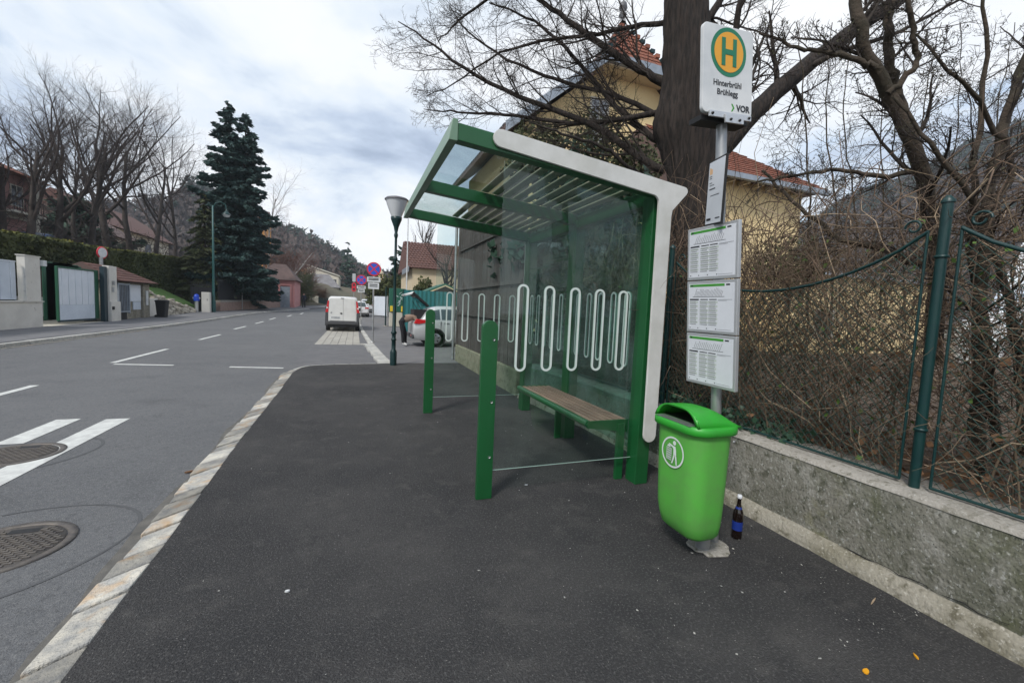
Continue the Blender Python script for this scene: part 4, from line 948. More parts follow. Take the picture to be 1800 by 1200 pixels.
MB().box(-.40, -.02, -.23, .22, .0, .95).build('lower_box', 'cabinet_cream', t, bevel=.02); MB().box(.06, .60, -.23, .22, .0, .95).build('lower_box', 'cabinet_cream', t, bevel=.02)
for x in (-.36, .34): MB().box(x, x+.24, -.33, -.235, .98, 1.35).build('letter_box', 'yellow_plastic', t, bevel=.02)
MB().tube([(-.62, -.1, 0), (-.62, -.1, 2.55)], .045, 8).build('post', 'lamp_green', t); MB().lathe([(.16, 0), (.16, .05), (.001, .05)], c=(-.62, -.1, 0), n=12).build('post_base', 'coping', t)
tf = thing('sheet_fence', 'teal corrugated metal fence behind the silver car', 'fence', (3.4, 20.2, 0))
x = 2.1; k = 0
while x < 8.8:
    m = MB(); pr = []
    for i in range(13): pr.append((x+i*.1, 20.2+(.03 if i % 2 else 0)))
    m.add([(a, b, .06) for a, b in pr]+[(a, b, 2.2) for a, b in pr]+[(a, b+.012, .06) for a, b in pr]+[(a, b+.012, 2.2) for a, b in pr], [(i, i+1, 14+i, 13+i) for i in range(12)]+[(26+i, 39+i, 40+i, 27+i) for i in range(12)])
    m.build('sheet_panel', 'teal_sheet', tf, world=True); MB().box(x-.03, x+.03, 20.25, 20.31, 0, 2.23).build('post', 'lamp_green', tf, world=True); x += 1.2
t = thing('garden_shed', 'wooden shed with green pitched roof behind the teal fence', 'shed', (4.7, 24.6, 0))
MB().prism([(3.75, 0), (5.6, 0), (5.6, 2.3), (4.72, 2.66), (3.75, 2.2)], lambda u, v, q: (u, q, v), 24, 26.5).build('wall', 'fence_wood', t, world=True)
for a, b in (((3.45, 2.12), (4.72, 2.70)), ((4.72, 2.70), (5.8, 2.26))):
    MB().prism([a, b, (b[0], b[1]+.09), (a[0], a[1]+.09)], lambda u, v, q: (u, q, v), 23.7, 26.8).build('roof_slope', 'cabinet_green', t, world=True)
    MB().prism([(a[0], a[1]-.07), (b[0], b[1]-.07), b, a], lambda u, v, q: (u, q, v), 23.68, 23.72).build('barge_board', 'cream', t, world=True)
t = thing('flag_pole', 'thin white flag pole in front of the brown roofed house', 'pole', (3.35, 30.5, 0))
MB().tube([(0, 0, 0), (0, 0, 7.8)], [.055, .035], 10).build('shaft', 'sign_white', t); MB().lathe([(.001, 7.8), (.06, 7.84), (.001, 7.9)], n=10).build('knob', 'sign_white', t)

# ------------------------------------------------------------------ houses
def window(parent, x0, x1, z0, z1, y, matn='window_dark', trim='trim', axis='y', sgn=-1):
    f = (lambda u, v, q: (u, y+sgn*q, v)) if axis == 'y' else (lambda u, v, q: (y+sgn*q, u, v))
    wn = MB().prism([(x0, z0), (x1, z0), (x1, z1), (x0, z1)], f, .002, .03).build('window', matn, parent, world=True)
    wd = .07
    for a in ((x0-wd, x1+wd, z1, z1+wd), (x0-wd, x1+wd, z0-wd, z0), (x0-wd, x0, z0, z1), (x1, x1+wd, z0, z1)):
        MB().prism([(a[0], a[2]), (a[1], a[2]), (a[1], a[3]), (a[0], a[3])], f, .002, .055).build('frame', trim, wn, world=True)
    MB().prism([((x0+x1)/2-.025, z0), ((x0+x1)/2+.025, z0), ((x0+x1)/2+.025, z1), ((x0+x1)/2-.025, z1)], f, .031, .05).build('mullion', trim, wn, world=True)
def slope_tiles(parent, A, Bp, C, D, matn, rows, cols, name='tiles'):   # quad A,B bottom edge ; D,C top edge ; overlapping tile courses
    A, Bp, C, D = map(Vector, (A, Bp, C, D)); n = (Bp-A).cross(D-A).normalized(); n = n if n.z > 0 else -n; mb = MB()
    for r_ in range(rows):
        v0, v1 = r_/rows, min(1, (r_+1.12)/rows); a0, b0 = A.lerp(D, v0), Bp.lerp(C, v0); a1, b1 = A.lerp(D, v1), Bp.lerp(C, v1); nc = max(1, int(cols*((b0-a0).length/(Bp-A).length)+.5))
        for c in range(nc):
            o = .5*(r_ % 2)/nc; u0, u1 = max(0, c/nc+.004+o-.25/nc), min(1, (c+1)/nc-.004+o-.25/nc); j = rnd.uniform(0, .012)
            p = [a0.lerp(b0, u0), a0.lerp(b0, u1), a1.lerp(b1, u1), a1.lerp(b1, u0)]; h0 = .045+j; h1 = .012+j
            mb.add([p[0], p[1], p[2], p[3], p[0]+n*h0, p[1]+n*h0, p[2]+n*h1, p[3]+n*h1], [(4, 5, 6, 7), (0, 1, 5, 4), (1, 2, 6, 5), (3, 0, 4, 7)])
    mb.build(name, matn, parent, world=True, kind='stuff', recalc=False)
# yellow villa behind the tree
vi = thing('yellow_villa', 'yellow rendered villa with half hipped red tile roof behind the big tree', 'house', (10, 18, .5))
X0, X1, Yv, Y2 = 5.7, 14.3, 15.0, 23.0; eL = 7.35
def rk(x): return 8.0+(x-4.9)*.83 if x < 10 else 8.0+(15.1-x)*.83
wl = MB(); wl.prism([(X0, .3), (X1, .3), (X1, rk(X1)-.35), (11.3, rk(11.3)-.35), (8.7, rk(8.7)-.35), (X0, rk(X0)-.35)], lambda u, v, q: (u, q, v), Yv, Y2); wl = wl.build('wall', 'villa_yellow', vi, world=True)
window(vi, 8.45, 9.15, 8.2, 9.75, Yv, 'shutter'); window(vi, 6.6, 7.4, 4.6, 6.1, Yv, 'shutter'); window(vi, 9.3, 10.1, 4.6, 6.1, Yv, 'shutter')
Yo = Yv-.75; RZ = rk(10)
for a, b in (((4.75, rk(4.75)), (8.62, rk(8.62))), ((11.38, rk(11.38)), (15.25, rk(15.25)))):     # zinc verge and eave boards
    MB().prism([(a[0], a[1]-.30), (b[0], b[1]-.30), (b[0], b[1]+.06), (a[0], a[1]+.06)], lambda u, v, q: (u, q, v), Yo-.06, Yo+.02).build('verge_board', 'zinc', vi, world=True)
    MB().prism([(a[0], a[1]-.16), (b[0], b[1]-.16), (b[0], b[1]), (a[0], a[1])], lambda u, v, q: (u, q, v), Yo+.022, Y2+.4).build('roof_deck', 'tile_dark', vi, world=True)
MB().box(8.5, 11.5, Yo-.10, Yo+.05, rk(8.62)-.30, rk(8.62)+.02).build('hip_gutter', 'zinc', vi, world=True)
slope_tiles(vi, (8.45, Yo-.02, rk(8.5)), (11.55, Yo-.02, rk(8.5)), (10.02, Yv+.6, RZ+.95), (9.98, Yv+.6, RZ+.95), 'tile_red', 11, 16)
MB().box(8.45, 11.55, Yo+.05, Yv+.05, rk(8.62)-.36, rk(8.62)-.31).build('soffit', 'cream', vi, world=True)
slope_tiles(vi, (4.75, Y2+.4, rk(4.75)), (4.75, Yo, rk(4.75)), (9.98, Yo+2.5, RZ), (9.98, Y2+.4, RZ), 'slate', 18, 30)
MB().prism([(8.62, rk(8.62)-.16), (10, RZ+.75), (11.38, rk(8.62)-.16)], lambda u, v, q: (u, q, v), Yv+.62, Y2+.4).build('roof_deck', 'tile_dark', vi, world=True)
MB().lathe([(.03, RZ), (.05, RZ+.35), (.16, RZ+.5), (.06, RZ+.62), (.17, RZ+.75), (.13, RZ+.95), (.03, RZ+1.0), (.02, RZ+1.35)], c=(10, Yv+.6, .85), n=12).build('finial', 'lamp_hood', vi, world=True)
for k in range(11):
    f = k/10; p = Vector((8.5, Yo, rk(8.5)+.06)).lerp(Vector((10, Yv+.6, RZ+.98)), f); q = Vector((11.5, Yo, rk(8.5)+.06)).lerp(Vector((10, Yv+.6, RZ+.98)), f)
    for z in (p, q): MB().box(z.x-.09, z.x+.09, z.y-.12, z.y+.12, z.z-.05, z.z+.09).build('ridge_tile', 'lamp_green' if k % 2 == 0 else 'tile_red', vi, world=True)
MB().box(9.6, 10.2, 19.2, 19.8, 11, 12.75).build('chimney', 'tile_brown', vi, world=True)
# wing with the hip roof on the right
wg = MB().box(10.6, 14.95, 11.0, 17, .3, 6.15).build('wing_wall', 'villa_yellow', vi, world=True)
e0, zE = 10.45, 6.12
MB().box(10.0, 15.55, e0-.08, e0+.06, zE-.16, zE+.0).build('wing_gutter', 'zinc', vi, world=True)
slope_tiles(vi, (9.9, e0, zE), (15.5, e0, zE), (12.0, 13.6, 8.55), (9.9, 13.6, 8.55), 'tile_red', 16, 30)
slope_tiles(vi, (15.5, e0, zE), (15.5, 17.2, zE), (12.0, 14.2, 8.55), (12.0, 13.6, 8.55), 'tile_red', 16, 30)
mb = MB(); mb.add([(9.9, e0, zE-.02), (15.5, e0, zE-.02), (15.5, 17.2, zE-.02), (9.9, 17.2, zE-.02), (12, 13.6, 8.5), (12, 14.2, 8.5), (9.9, 13.6, 8.5), (9.9, 14.2, 8.5)], [(0, 1, 2, 3), (0, 6, 4, 1), (1, 4, 5, 2), (2, 5, 7, 3), (4, 6, 7, 5), (0, 3, 7, 6)]); mb.build('wing_roof_deck', 'tile_dark', vi, world=True)
MB().hexa([(12.6, 11.9, 6.9), (13.2, 11.9, 6.9), (13.2, 12.5, 7.5), (12.6, 12.5, 7.5), (12.6, 11.85, 7.05), (13.2, 11.85, 7.05), (13.2, 12.45, 7.62), (12.6, 12.45, 7.62)]).build('roof_hatch', 'zinc', vi, world=True)
MB().box(10.5, 11.3, 12.6, 13.3, 7.5, 9.4).build('chimney', 'tile_brown', vi, world=True)
for k in range(7): MB().box(10.62+.62*k, 10.70+.62*k, 10.55, 10.99, zE-.19, zE-.08).build('rafter_end', 'cream', vi, world=True)
p0, p1 = at(1395, 478, Y=9.6), at(1660, 470, Y=9.6)
t = thing('garden_annex', 'low pale yellow garden building glimpsed through the thicket', 'outbuilding', (p0.x, 9.6, .5))
MB().box(p0.x, p1.x, 9.6, 12, .3, p0.z).build('wall', 'villa_yellow', t, world=True); MB().box(p0.x-.1, p1.x+.1, 9.4, 12.2, p0.z, p0.z+.1).build('roof_slab', 'zinc', t, world=True)
window(t, p0.x+1.2, p0.x+2.0, 1.1, 1.9, 9.6)
o_ = at(1720, 590, Y=7.); t = thing('garden_tank', 'white tarpaulin covered tank behind the fence post', 'tank', (o_.x, 7, .5))
MB().lathe([(.5, 0), (.55, .4), (.55, 1.1), (.4, 1.3), (.001, 1.34)], n=18).build('shell', 'sign_white', t)

def simple_house(name, label, x0, x1, y0, y1, z0, ze, zp, wall, roof, ridge='x', wins=(), over=.5, hip=0.):
    t = thing(name, label, 'house', ((x0+x1)/2, (y0+y1)/2, z0))
    w_ = MB().box(x0, x1, y0, y1, z0-1, ze).build('wall', wall, t, world=True)
    m = MB(); X0_, X1_, Y0_, Y1_ = x0-over, x1+over, y0-over, y1+over; th = .18
    if ridge == 'x':
        yc = (y0+y1)/2; a, b = X0_+hip, X1_-hip
        v = [(X0_, Y0_, ze), (X1_, Y0_, ze), (X1_, Y1_, ze), (X0_, Y1_, ze), (a, yc, zp), (b, yc, zp)]
    else:
        xc = (x0+x1)/2; a, b = Y0_+hip, Y1_-hip
        v = [(X1_, Y0_, ze), (X1_, Y1_, ze), (X0_, Y1_, ze), (X0_, Y0_, ze), (xc, a, zp), (xc, b, zp)]
    m.add(v, [(0, 1, 5, 4), (2, 3, 4, 5), (1, 2, 5), (3, 0, 4), (3, 2, 1, 0)]); rf = m.build('roof', roof, t, world=True)
    for (ax, u0, u1, v0, v1) in wins:
        if ax == 'y': window(t, u0, u1, v0, v1, y0)
        elif ax == 'x+': window(t, u0, u1, v0, v1, x1, axis='x', sgn=1)
    return t, rf
# brown roofed house right of the flag pole
h_, rf = simple_house('brown_roof_house', 'cream house with steep brown tile roof behind the teal fence', 3.9, 12, 32, 40, 0, 4.2, 6.6, 'cream', 'tile_brown', 'x', [('y', 5.2, 6.0, 1.5, 2.8)], .3)
slope_tiles(h_, (3.6, 31.7, 4.2), (12.3, 31.7, 4.2), (12.3, 36, 6.64), (3.6, 36, 6.64), 'tile_brown', 12, 34)
MB().box(3.55, 3.62, 31.7, 36, 3.9, 4.3).build('verge', 'zinc', h_, world=True)
# pink house, top left, standing on the slope
q = at(50, 408, X=-22)
t, rf = simple_house('pink_house', 'mauve pink house with orange roof above the hedge', -30, -21.6, 27, q.y, 3, 9.0, 11.2, 'mauve_wall', 'tile_red', 'y', [('x+', 38.7, 39.7, 7.0, 8.3), ('x+', 34.5, 35.6, 7.0, 8.3)], .7)
MB().box(-21.75, -21.35, q.y-.35, q.y+.02, 3, 8.9).build('corner_strip', 'trim', t, world=True); MB().box(-21.60, -21.5, 27, q.y-.4, 6.1, 6.35).build('string_course', 'trim', t, world=True)
MB().box(-21.5, -20.6, 37.2, 40.2, 6.35, 6.5).build('balcony', 'trim', t, world=True)
for k in range(12): MB().box(-20.66, -20.63, 37.25+.25*k, 37.28+.25*k, 6.5, 7.3).build('baluster', 'black_iron', t, world=True)
MB().box(-20.68, -20.62, 37.2, 40.2, 7.3, 7.36).build('handrail', 'black_iron', t, world=True)
# houses half hidden by the bare trees
t, rf = simple_house('brown_house', 'wide cream house with brown roof behind the bare beeches', -41, -31, 72, 92, 6, 10.2, 14.2, 'stucco_pale', 'tile_brown', 'y', [('x+', 76, 78, 7.6, 9.2), ('x+', 83, 85, 7.6, 9.2)], .8)
t, rf = simple_house('old_house', 'low house with dark brown roof among the bare trees', -33, -25.5, 58, 66, 5, 7.6, 10.2, 'stucco_pale', 'tile_dark', 'y', [('x+', 60, 61.2, 5.8, 7.0)], .6)
t, rf = simple_house('orange_house', 'orange rendered house behind the tall spruce', -16.5, -13.1, 74, 80, 2, 13.4, 15, 'orange_wall', 'tile_dark', 'x', [('y', -13.9, -13.4, 7, 8.5), ('y', -13.9, -13.4, 10.2, 11.7)], .3)
# pink gatehouse and its wall
t, rf = simple_house('pink_gatehouse', 'small pink gatehouse with dark hipped roof and grey door', -10.4, -6.55, 54.5, 60, .4, 3.65, 5.6, 'pink_wall', 'tile_dark', 'x', [], .35, 1.6)
MB().box(-8.0, -7.0, 54.40, 54.47, .45, 2.9).build('door', 'zinc', t, world=True); MB().box(-8.15, -8.0, 54.38, 54.49, .45, 3.05).build('door_frame', 'pink_wall', t, world=True); MB().box(-7.0, -6.85, 54.38, 54.49, .45, 3.05).build('door_frame', 'pink_wall', t, world=True); MB().box(-8.15, -6.85, 54.38, 54.49, 3.05, 3.2).build('door_frame', 'pink_wall', t, world=True)
pw = thing('pink_wall', 'low pinkish wall with black iron railings along the pavement', 'wall', (-10, 48, .3))
def seg(p, q, z0, z1, wd, zoff=(0, 0)):
    p = Vector(p); q = Vector(q); tt = (q-p).normalized(); n = Vector((-tt.y, tt.x))*wd/2
    m = MB(); m.hexa([(p.x-n.x, p.y-n.y, z0+zoff[0]), (q.x-n.x, q.y-n.y, z0+zoff[1]), (q.x+n.x, q.y+n.y, z0+zoff[1]), (p.x+n.x, p.y+n.y, z0+zoff[0]), (p.x-n.x, p.y-n.y, z1+zoff[0]), (q.x-n.x, q.y-n.y, z1+zoff[1]), (q.x+n.x, q.y+n.y, z1+zoff[1]), (p.x+n.x, p.y+n.y, z1+zoff[0])]); return m
PW = [(-10.95, 42.6), (-9.75, 48), (-8.15, 54.3)]
for a, b in zip(PW, PW[1:]):
    zo = (zr(a[1]), zr(b[1])); seg(a, b, -.2, .78, .35, zo).build('wall_run', 'pink_stone', pw, world=True); seg(a, b, .78, .93, .45, zo).build('coping', 'coping', pw, world=True)
mb = MB()
for (a, b) in zip(PW, PW[1:]):
    n = int(math.dist(a, b)/.16)
    for k in range(n): f = k/n; x = a[0]+(b[0]-a[0])*f; y = a[1]+(b[1]-a[1])*f; z = zr(y); mb.box(x-.018, x+.018, y-.018, y+.018, z+.93, z+2.75+(.15 if k % 12 == 0 else 0))
    for z in (1.1, 1.9, 2.5): mb2 = seg(a, b, z, z+.06, .03, (zr(a[1]), zr(b[1]))); mb.add(mb2.v, mb2.f)
mb.build('railings', 'black_iron', pw, world=True, kind='stuff', recalc=False)
seg((-10.9, 42.75), (-8.2, 54.2), .95, 2.45, .02, (zr(42.7), zr(54.2))).build('screen_sheet', 'black_iron', pw, world=True)
bf = thing('black_gate', 'black iron gate beside the tall green lamp', 'gate', (-11.4, 41, .2))
for k in range(14): MB().box(-12.6+.12*k, -12.57+.12*k, 41.6, 41.63, .2, 2.6).build('bar', 'black_iron', bf, world=True)
for z in (.3, 1.2, 2.3): MB().box(-12.65, -10.95, 41.57, 41.6, z, z+.06).build('rail', 'black_iron', bf, world=True)
MB().box(-12.6, -11.0, 41.64, 41.66, .3, 2.2).build('back_sheet', 'black_iron', bf, world=True)
# far houses at the bend
h_, rf = simple_house('grey_roof_house', 'pale house with broad grey hipped roof at the road bend', -8.7, -2.6, 76, 84, .9, 3.7, 6.0, 'stucco_pale', 'slate', 'x', [], .3, 2.0)
MB().box(-3.55, -3.35, 75.9, 75.97, .9, 3.6).build('downpipe', 'lamp_green', h_, world=True)
t = thing('apartment_block', 'flat roofed cream apartment block behind the grey roofed house', 'building', (-6, 96, 1.5))
MB().prism([(-10, 1), (-3.2, 1), (-3.2, 6.4), (-4, 6.5), (-9, 8.2), (-10, 8.2)], lambda u, v, q: (u, q, v), 92, 104).build('wall', 'stucco_pale', t, world=True)
MB().prism([(-10.2, 8.2), (-9, 8.2), (-3.0, 6.4), (-3.0, 6.6), (-9, 8.45), (-10.2, 8.45)], lambda u, v, q: (u, q, v), 91.8, 104.2).build('roof', 'trim', t, world=True)
for k in range(6): window(t, -8.6+.9*k, -8.1+.9*k, 5.0, 5.8, 92)
MB().box(-9.9, -8.9, 91.9, 91.99, 6.4, 7.4).build('brick_panel', 'orange_wall', t, world=True)
t = thing('garden_wall', 'pale panelled garden wall with gate posts at the bend', 'wall', (-4.5, 66, 1))
for k, x in enumerate((-6.2, -5.3, -3.3, -2.6, -1.9)): MB().box(x, x+.45, 64.9+.3*k, 65.2+.3*k, .6, 2.1).build('pier', 'stucco_pale', t, world=True)
for k, (a, b) in enumerate(((-5.75, -5.3), (-4.85, -3.3), (-2.85, -2.6))): MB().box(a, b, 65.3, 65.36, .7, 1.9).build('panel', 'lamp_green' if k == 1 else 'stucco_pale', t, world=True)
t = thing('small_lamp', 'small old lantern on post beside the round shrub', 'street lamp', (-6.0, 64, .8))
MB().tube([(0, 0, 0), (0, 0, 2.9)], .05, 8).build('post', 'lamp_green', t); MB().lathe([(.08, 2.9), (.22, 3.3), (.24, 3.35), (.001, 3.55)], n=8).build('lantern', 'lamp_glass', t)
t = thing('yellow_tower', 'yellow church tower with pointed cap far up the valley', 'tower', (7.6, 150, 1.5))
MB().box(5.6, 10, 150, 154, 0, 9.2).build('nave', 'villa_yellow', t, world=True); MB().box(6.6, 8.6, 148, 150, 0, 11.0).build('tower_shaft', 'villa_yellow', t, world=True)
MB().lathe([(1.35, 11.0), (1.5, 11.2), (.9, 12.0), (.5, 12.4), (.45, 13.0), (.1, 13.6), (.05, 14.6)], c=(7.6, 149, 0), n=12).build('cap', 'cream', t, world=True)

# ------------------------------------------------------------------ left side walls, gate, hut
lw = thing('concrete_wall', 'low pale concrete wall topped with ribbed screen panels', 'wall', (-11.6, 17, 0))
MB().box(-11.85, -11.5, 5, 22.0, -.2, 1.0).build('wall', 'pale_concrete', lw, world=True, bevel=.01); MB().box(-11.9, -11.45, 5, 22.03, 1.002, 1.035).build('coping', 'pale_concrete', lw, world=True)
k = 0; y = 9.0
while y < 20.9:
    MB().prism([(y+.01, 1.08), (y+.24, 1.08), (y+.24, 2.44), (y+.01, 2.44)], lambda u, v, q: (q, u, v), -11.72+.012*(k % 2), -11.70+.012*(k % 2)).build('screen_strip', 'sheet_clear', lw, world=True); y += .25; k += 1
MB().box(-11.72, -11.67, 9, 21, 2.445, 2.49).build('screen_rail', 'sheet_white', lw, world=True)
for k in range(40): MB().box(-12.24, -12.22, 13+.2*k, 13.12+.2*k, .4, 2.72+.05*(k % 2)).build('picket', 'gate_green', lw, world=True)
gpn = thing('gate_pillar', 'tall pale concrete pillar at the end of the low wall', 'pillar', (-11.6, 21.45, 0))
MB().box(-11.72, -11.48, 21.12, 21.92, 1.037, 2.71).build('shaft', 'pale_concrete', gpn, world=True, bevel=.01); MB().box(-11.74, -11.46, 21.09, 21.95, 2.712, 2.75).build('cap', 'pale_concrete', gpn, world=True)
MB().box(-11.55, -11.4, 21.96, 22.16, 2.40, 2.62).build('number_sign', 'sign_white', gpn, world=True)
gpr = thing('gate_pillar', 'pale concrete pillar with doorbell carrying the green gate', 'pillar', (-11.5, 26.9, 0))
MB().box(-11.66, -11.38, 26.62, 27.32, 0, 2.78).build('shaft', 'pale_concrete', gpr, world=True, bevel=.01); MB().box(-11.7, -11.32, 26.60, 27.50, 0, 1.02).build('base_block', 'pale_concrete', gpr, world=True, bevel=.01)
MB().box(-11.378, -11.35, 26.8, 26.98, 1.5, 1.75).build('doorbell', 'galv', gpr, world=True); MB().box(-11.318, -11.27, 26.66, 26.8, .62, .78).build('lock_box', 'black', gpr, world=True); MB().box(-11.378, -11.3, 26.85, 26.95, 1.85, 2.05).build('door_light', 'galv', gpr, world=True)
sg_ = thing('sliding_gate', 'ribbed white and green sliding gate half open at the driveway', 'gate', (-11.7, 24.8, 0))
k = 0; y = 23.35
while y < 26.0:
    MB().box(-11.72+.012*(k % 2), -11.70+.012*(k % 2), y+.008, y+.232, .88 if True else 0, 2.42).build('sheet_strip', 'sheet_white', sg_, world=True); y += .24; k += 1
MB().box(-11.715, -11.69, 23.35, 26.0, .22, .875).build('lower_sheet', 'sheet_clear', sg_, world=True)
for a in ((23.28, 23.35, .2, 2.5), (26.0, 26.28, .2, 2.5)): MB().box(-11.75, -11.66, a[0], a[1], a[2], a[3]).build('frame_upright', 'gate_green', sg_, world=True)
MB().box(-11.75, -11.66, 23.35, 26.0, 2.43, 2.5).build('frame_rail', 'gate_green', sg_, world=True); MB().box(-11.75, -11.66, 23.35, 26.0, .13, .21).build('frame_rail', 'gate_dark', sg_, world=True)
MB().box(-11.62, -11.45, 26.30, 26.58, 0, 2.72).build('guide_post', 'gate_dark', sg_, world=True)
for k in range(9): MB().box(-12.22, -12.20, 24.35+.22*k, 23.42+.22*k, .2, 2.62+.05*(k % 2)).build('picket', 'gate_green', sg_, world=True)
dw = thing('driveway_wall', 'pale concrete wall along the driveway with wooden palings', 'wall', (-14.5, 24, 0))
MB().box(-15.2, -12.4, 26.3, 26.6, 0, 1.12).build('wall', 'pale_concrete', dw, world=True); MB().box(-15.3, -15.05, 21, 26.3, 0, 1.12).build('wall', 'pale_concrete', dw, world=True)
for k in range(24): MB().box(-15.20, -15.16, 21.1+.22*k, 21.26+.22*k, 1.12, 2.45+.04*math.sin(k*2.3)).build('paling', 'fence_wood', dw, world=True)
MB().box(-15.15, -15.1, 21, 26.3, 2.15, 2.25).build('rail', 'fence_wood', dw, world=True)
for k in range(15): MB().box(-15.1+.18*k, -14.96+.18*k, 26.42, 26.45, 1.12, 2.42+.04*math.sin(k*2.3)).build('paling', 'fence_wood', dw, world=True)
MB().box(-15.1, -12.4, 26.455, 26.5, 2.1, 2.2).build('rail', 'fence_wood', dw, world=True)
gd = thing('garden_door', 'grey metal garden door frame set in the driveway wall', 'door', (-13.2, 26.2, 0))
MB().box(-13.0, -12.9, 26.1, 26.25, 0, 2.0).build('jamb', 'galv', gd, world=True); MB().box(-12.6, -12.45, 26.1, 26.25, 0, 2.0).build('jamb', 'galv', gd, world=True); MB().box(-12.9, -12.6, 26.12, 26.2, 0, 1.95).build('leaf', 'zinc', gd, world=True)
hu = thing('tiled_hut', 'small stone hut with brown tiled hipped roof and pale shutters', 'hut', (-12.6, 30, 0))
MB().box(-14.2, -11.75, 27.7, 31.5, 0, 2.05).build('wall', 'footing', hu, world=True, bevel=.02)
MB().box(-11.8, -11.6, 30.75, 31.55, 0, 2.02).build('corner_pier', 'footing', hu, world=True, bevel=.02)
MB().box(-11.745, -11.70, 28.9, 30.7, 1.02, 1.95).build('shutter', 'sheet_white', hu, world=True); MB().box(-11.745, -11.71, 29.8, 30.7, .55, 1.0).build('shutter', 'sheet_clear', hu, world=True)
MB().box(-11.59, -11.55, 31.0, 31.25, .8, 1.65).build('meter_box', 'sign_white', hu, world=True)
A_, B_, C_, D_ = (-11.3, 27.4, 2.08), (-11.3, 31.95, 2.08), (-12.85, 30.7, 2.92), (-12.85, 27.4, 2.92)
slope_tiles(hu, A_, B_, C_, D_, 'tile_brown', 6, 24); slope_tiles(hu, (-11.3, 31.95, 2.08), (-14.6, 31.95, 2.08), (-12.95, 30.7, 2.92), (-12.85, 30.7, 2.92), 'tile_brown', 6, 16)
mb = MB(); mb.add([A_, B_, C_, D_, (-14.6, 31.95, 2.08), (-14.6, 27.4, 2.08)], [(0, 1, 2, 3), (1, 4, 2), (4, 5, 3, 2), (0, 3, 5), (0, 5, 4, 1)]); mb.build('roof_deck', 'tile_dark', hu, world=True)
MB().tube([(-12.9, 29.4, 2.8), (-12.9, 29.4, 3.35)], .09, 8).build('vent_pipe', 'galv', hu, world=True)
t = thing('traffic_mirror', 'round red rimmed traffic mirror above the tiled hut', 'mirror', (-12.95, 29.5, 3.3), (0, 0, R(-30))); t.scale = (.62, .62, .75)
MB().lathe([(.001, 0), (.42, .0), (.44, .04), (.42, .08), (.001, .1)], c=(.1, 0, .38), n=24, axis='x').build('rim', 'sign_red', t); MB().lathe([(.35, .11), (.2, .125), (.001, .13)], c=(.1, 0, .38), n=24, axis='x').build('glass', 'sign_white', t); MB().box(-.03, .03, -.03, .03, -.5, .1).build('bracket', 'galv', t)
ig = thing('iron_gate', 'pale blue grey barred gate leaning open next to the hut', 'gate', (-11.6, 28, 0))
for k in range(6): MB().box(-11.5, -11.47, 27.75+.16*k, 27.78+.16*k, .5, 1.95).build('bar', 'zinc', ig, world=True)
for z in (.45, 1.9): MB().box(-11.52, -11.45, 27.62, 28.75, z, z+.07).build('rail', 'zinc', ig, world=True)
for y in (27.6, 28.72): MB().box(-11.53, -11.44, y, y+.08, .4, 2.0).build('stile', 'zinc', ig, world=True)
MB().box(-11.66, -11.6, 27.6, 28.8, .0, 1.9).build('opening_shade', 'black', ig, world=True)  # black sheet painting the shade of an opening behind the bars
wb = thing('wheelie_bin', 'dark plastic wheelie bin standing at the hut corner', 'wheelie bin', (-11.15, 32.0, .03))
loft([rsec(.42, .46, .06), rsec(.55, .58, .07)], [.06, 1.0]).build('body', 'black_rubber', wb); loft([rsec(.60, .62, .08), rsec(.60, .62, .08), rsec(.5, .5, .08)], [1.002, 1.05, 1.10]).build('lid', 'black_rubber', wb)
for s_ in (-1, 1): MB().lathe([(.1, -.03), (.1, .03), (.001, .03)], c=(-.22, s_*.22, .1), n=14, axis='y').build('wheel', 'tyre', wb)
t = thing('utility_cabinet', 'grey concrete utility cabinet next to the green lamp', 'cabinet', (-11.15, 40.3, .16)); MB().box(-.28, .28, -.2, .2, 0, 1.62).build('housing', 'pale_concrete', t, bevel=.02); MB().box(-.22, .22, -.215, -.202, .5, 1.5).build('door', 'pale_concrete', t); MB().box(.10, .13, -.225, -.216, .95, 1.1).build('handle', 'black', t)
t = thing('hydrant', 'blue topped water hydrant standing by the utility cabinet', 'hydrant', (-11.75, 40.1, .16)); MB().lathe([(.13, 0), (.13, .9)], n=12).build('standpipe', 'alu', t); MB().lathe([(.2, .9), (.2, 1.2), (.15, 1.4), (.001, 1.45)], n=12).build('head', 'hydrant_blue', t)
for s_ in (-1, 1): MB().lathe([(.07, 0), (.07, s_*.25), (.001, s_*.25)], c=(0, 0, 1.12), n=10, axis='x').build('outlet', 'alu', t)
t = thing('concrete_block', 'pale rendered block next to the rubble heap', 'block', (-12.4, 33.2, 0)); MB().box(-.4, .4, -.7, .6, -.2, 1.2).build('block', 'pale_concrete', t, bevel=.02)
ru = thing('rubble_bank', 'bank of pale rubble stones beside the hut', 'rubble', (-12.3, 36.5, 0))
for k in range(150):
    f = rnd.random(); y = 33.9+f*6.0; hmax = 1.25*(1-f)+.35; z = rnd.uniform(.0, hmax); x = -11.75-z*.55+rnd.uniform(-.1, .1); s_ = rnd.uniform(.12, .27)
    bm = bmesh.new(); bmesh.ops.create_icosphere(bm, subdivisions=1, radius=s_)
    for v in bm.verts: v.co = Vector((v.co.x*rnd.uniform(.7, 1.1), v.co.y*rnd.uniform(.9, 1.4), v.co.z*rnd.uniform(.5, .85)))
    me = bpy.data.meshes.new('stone'); bm.to_mesh(me); bm.free(); me.materials.append(MATS['rubble']); o = obj('stone', me, ru, loc=(x-ru.location.x, y-ru.location.y, z+.05)); o.rotation_euler = (0, 0, rnd.uniform(0, 3))
mb = MB(); mb.prism([(33.7, -.2), (40.5, -.2), (40.5, .55), (33.7, 1.35)], lambda u, v, q: (q, u, v), -14.5, -12.15); mb.build('earth_fill', 'rubble', ru, world=True)
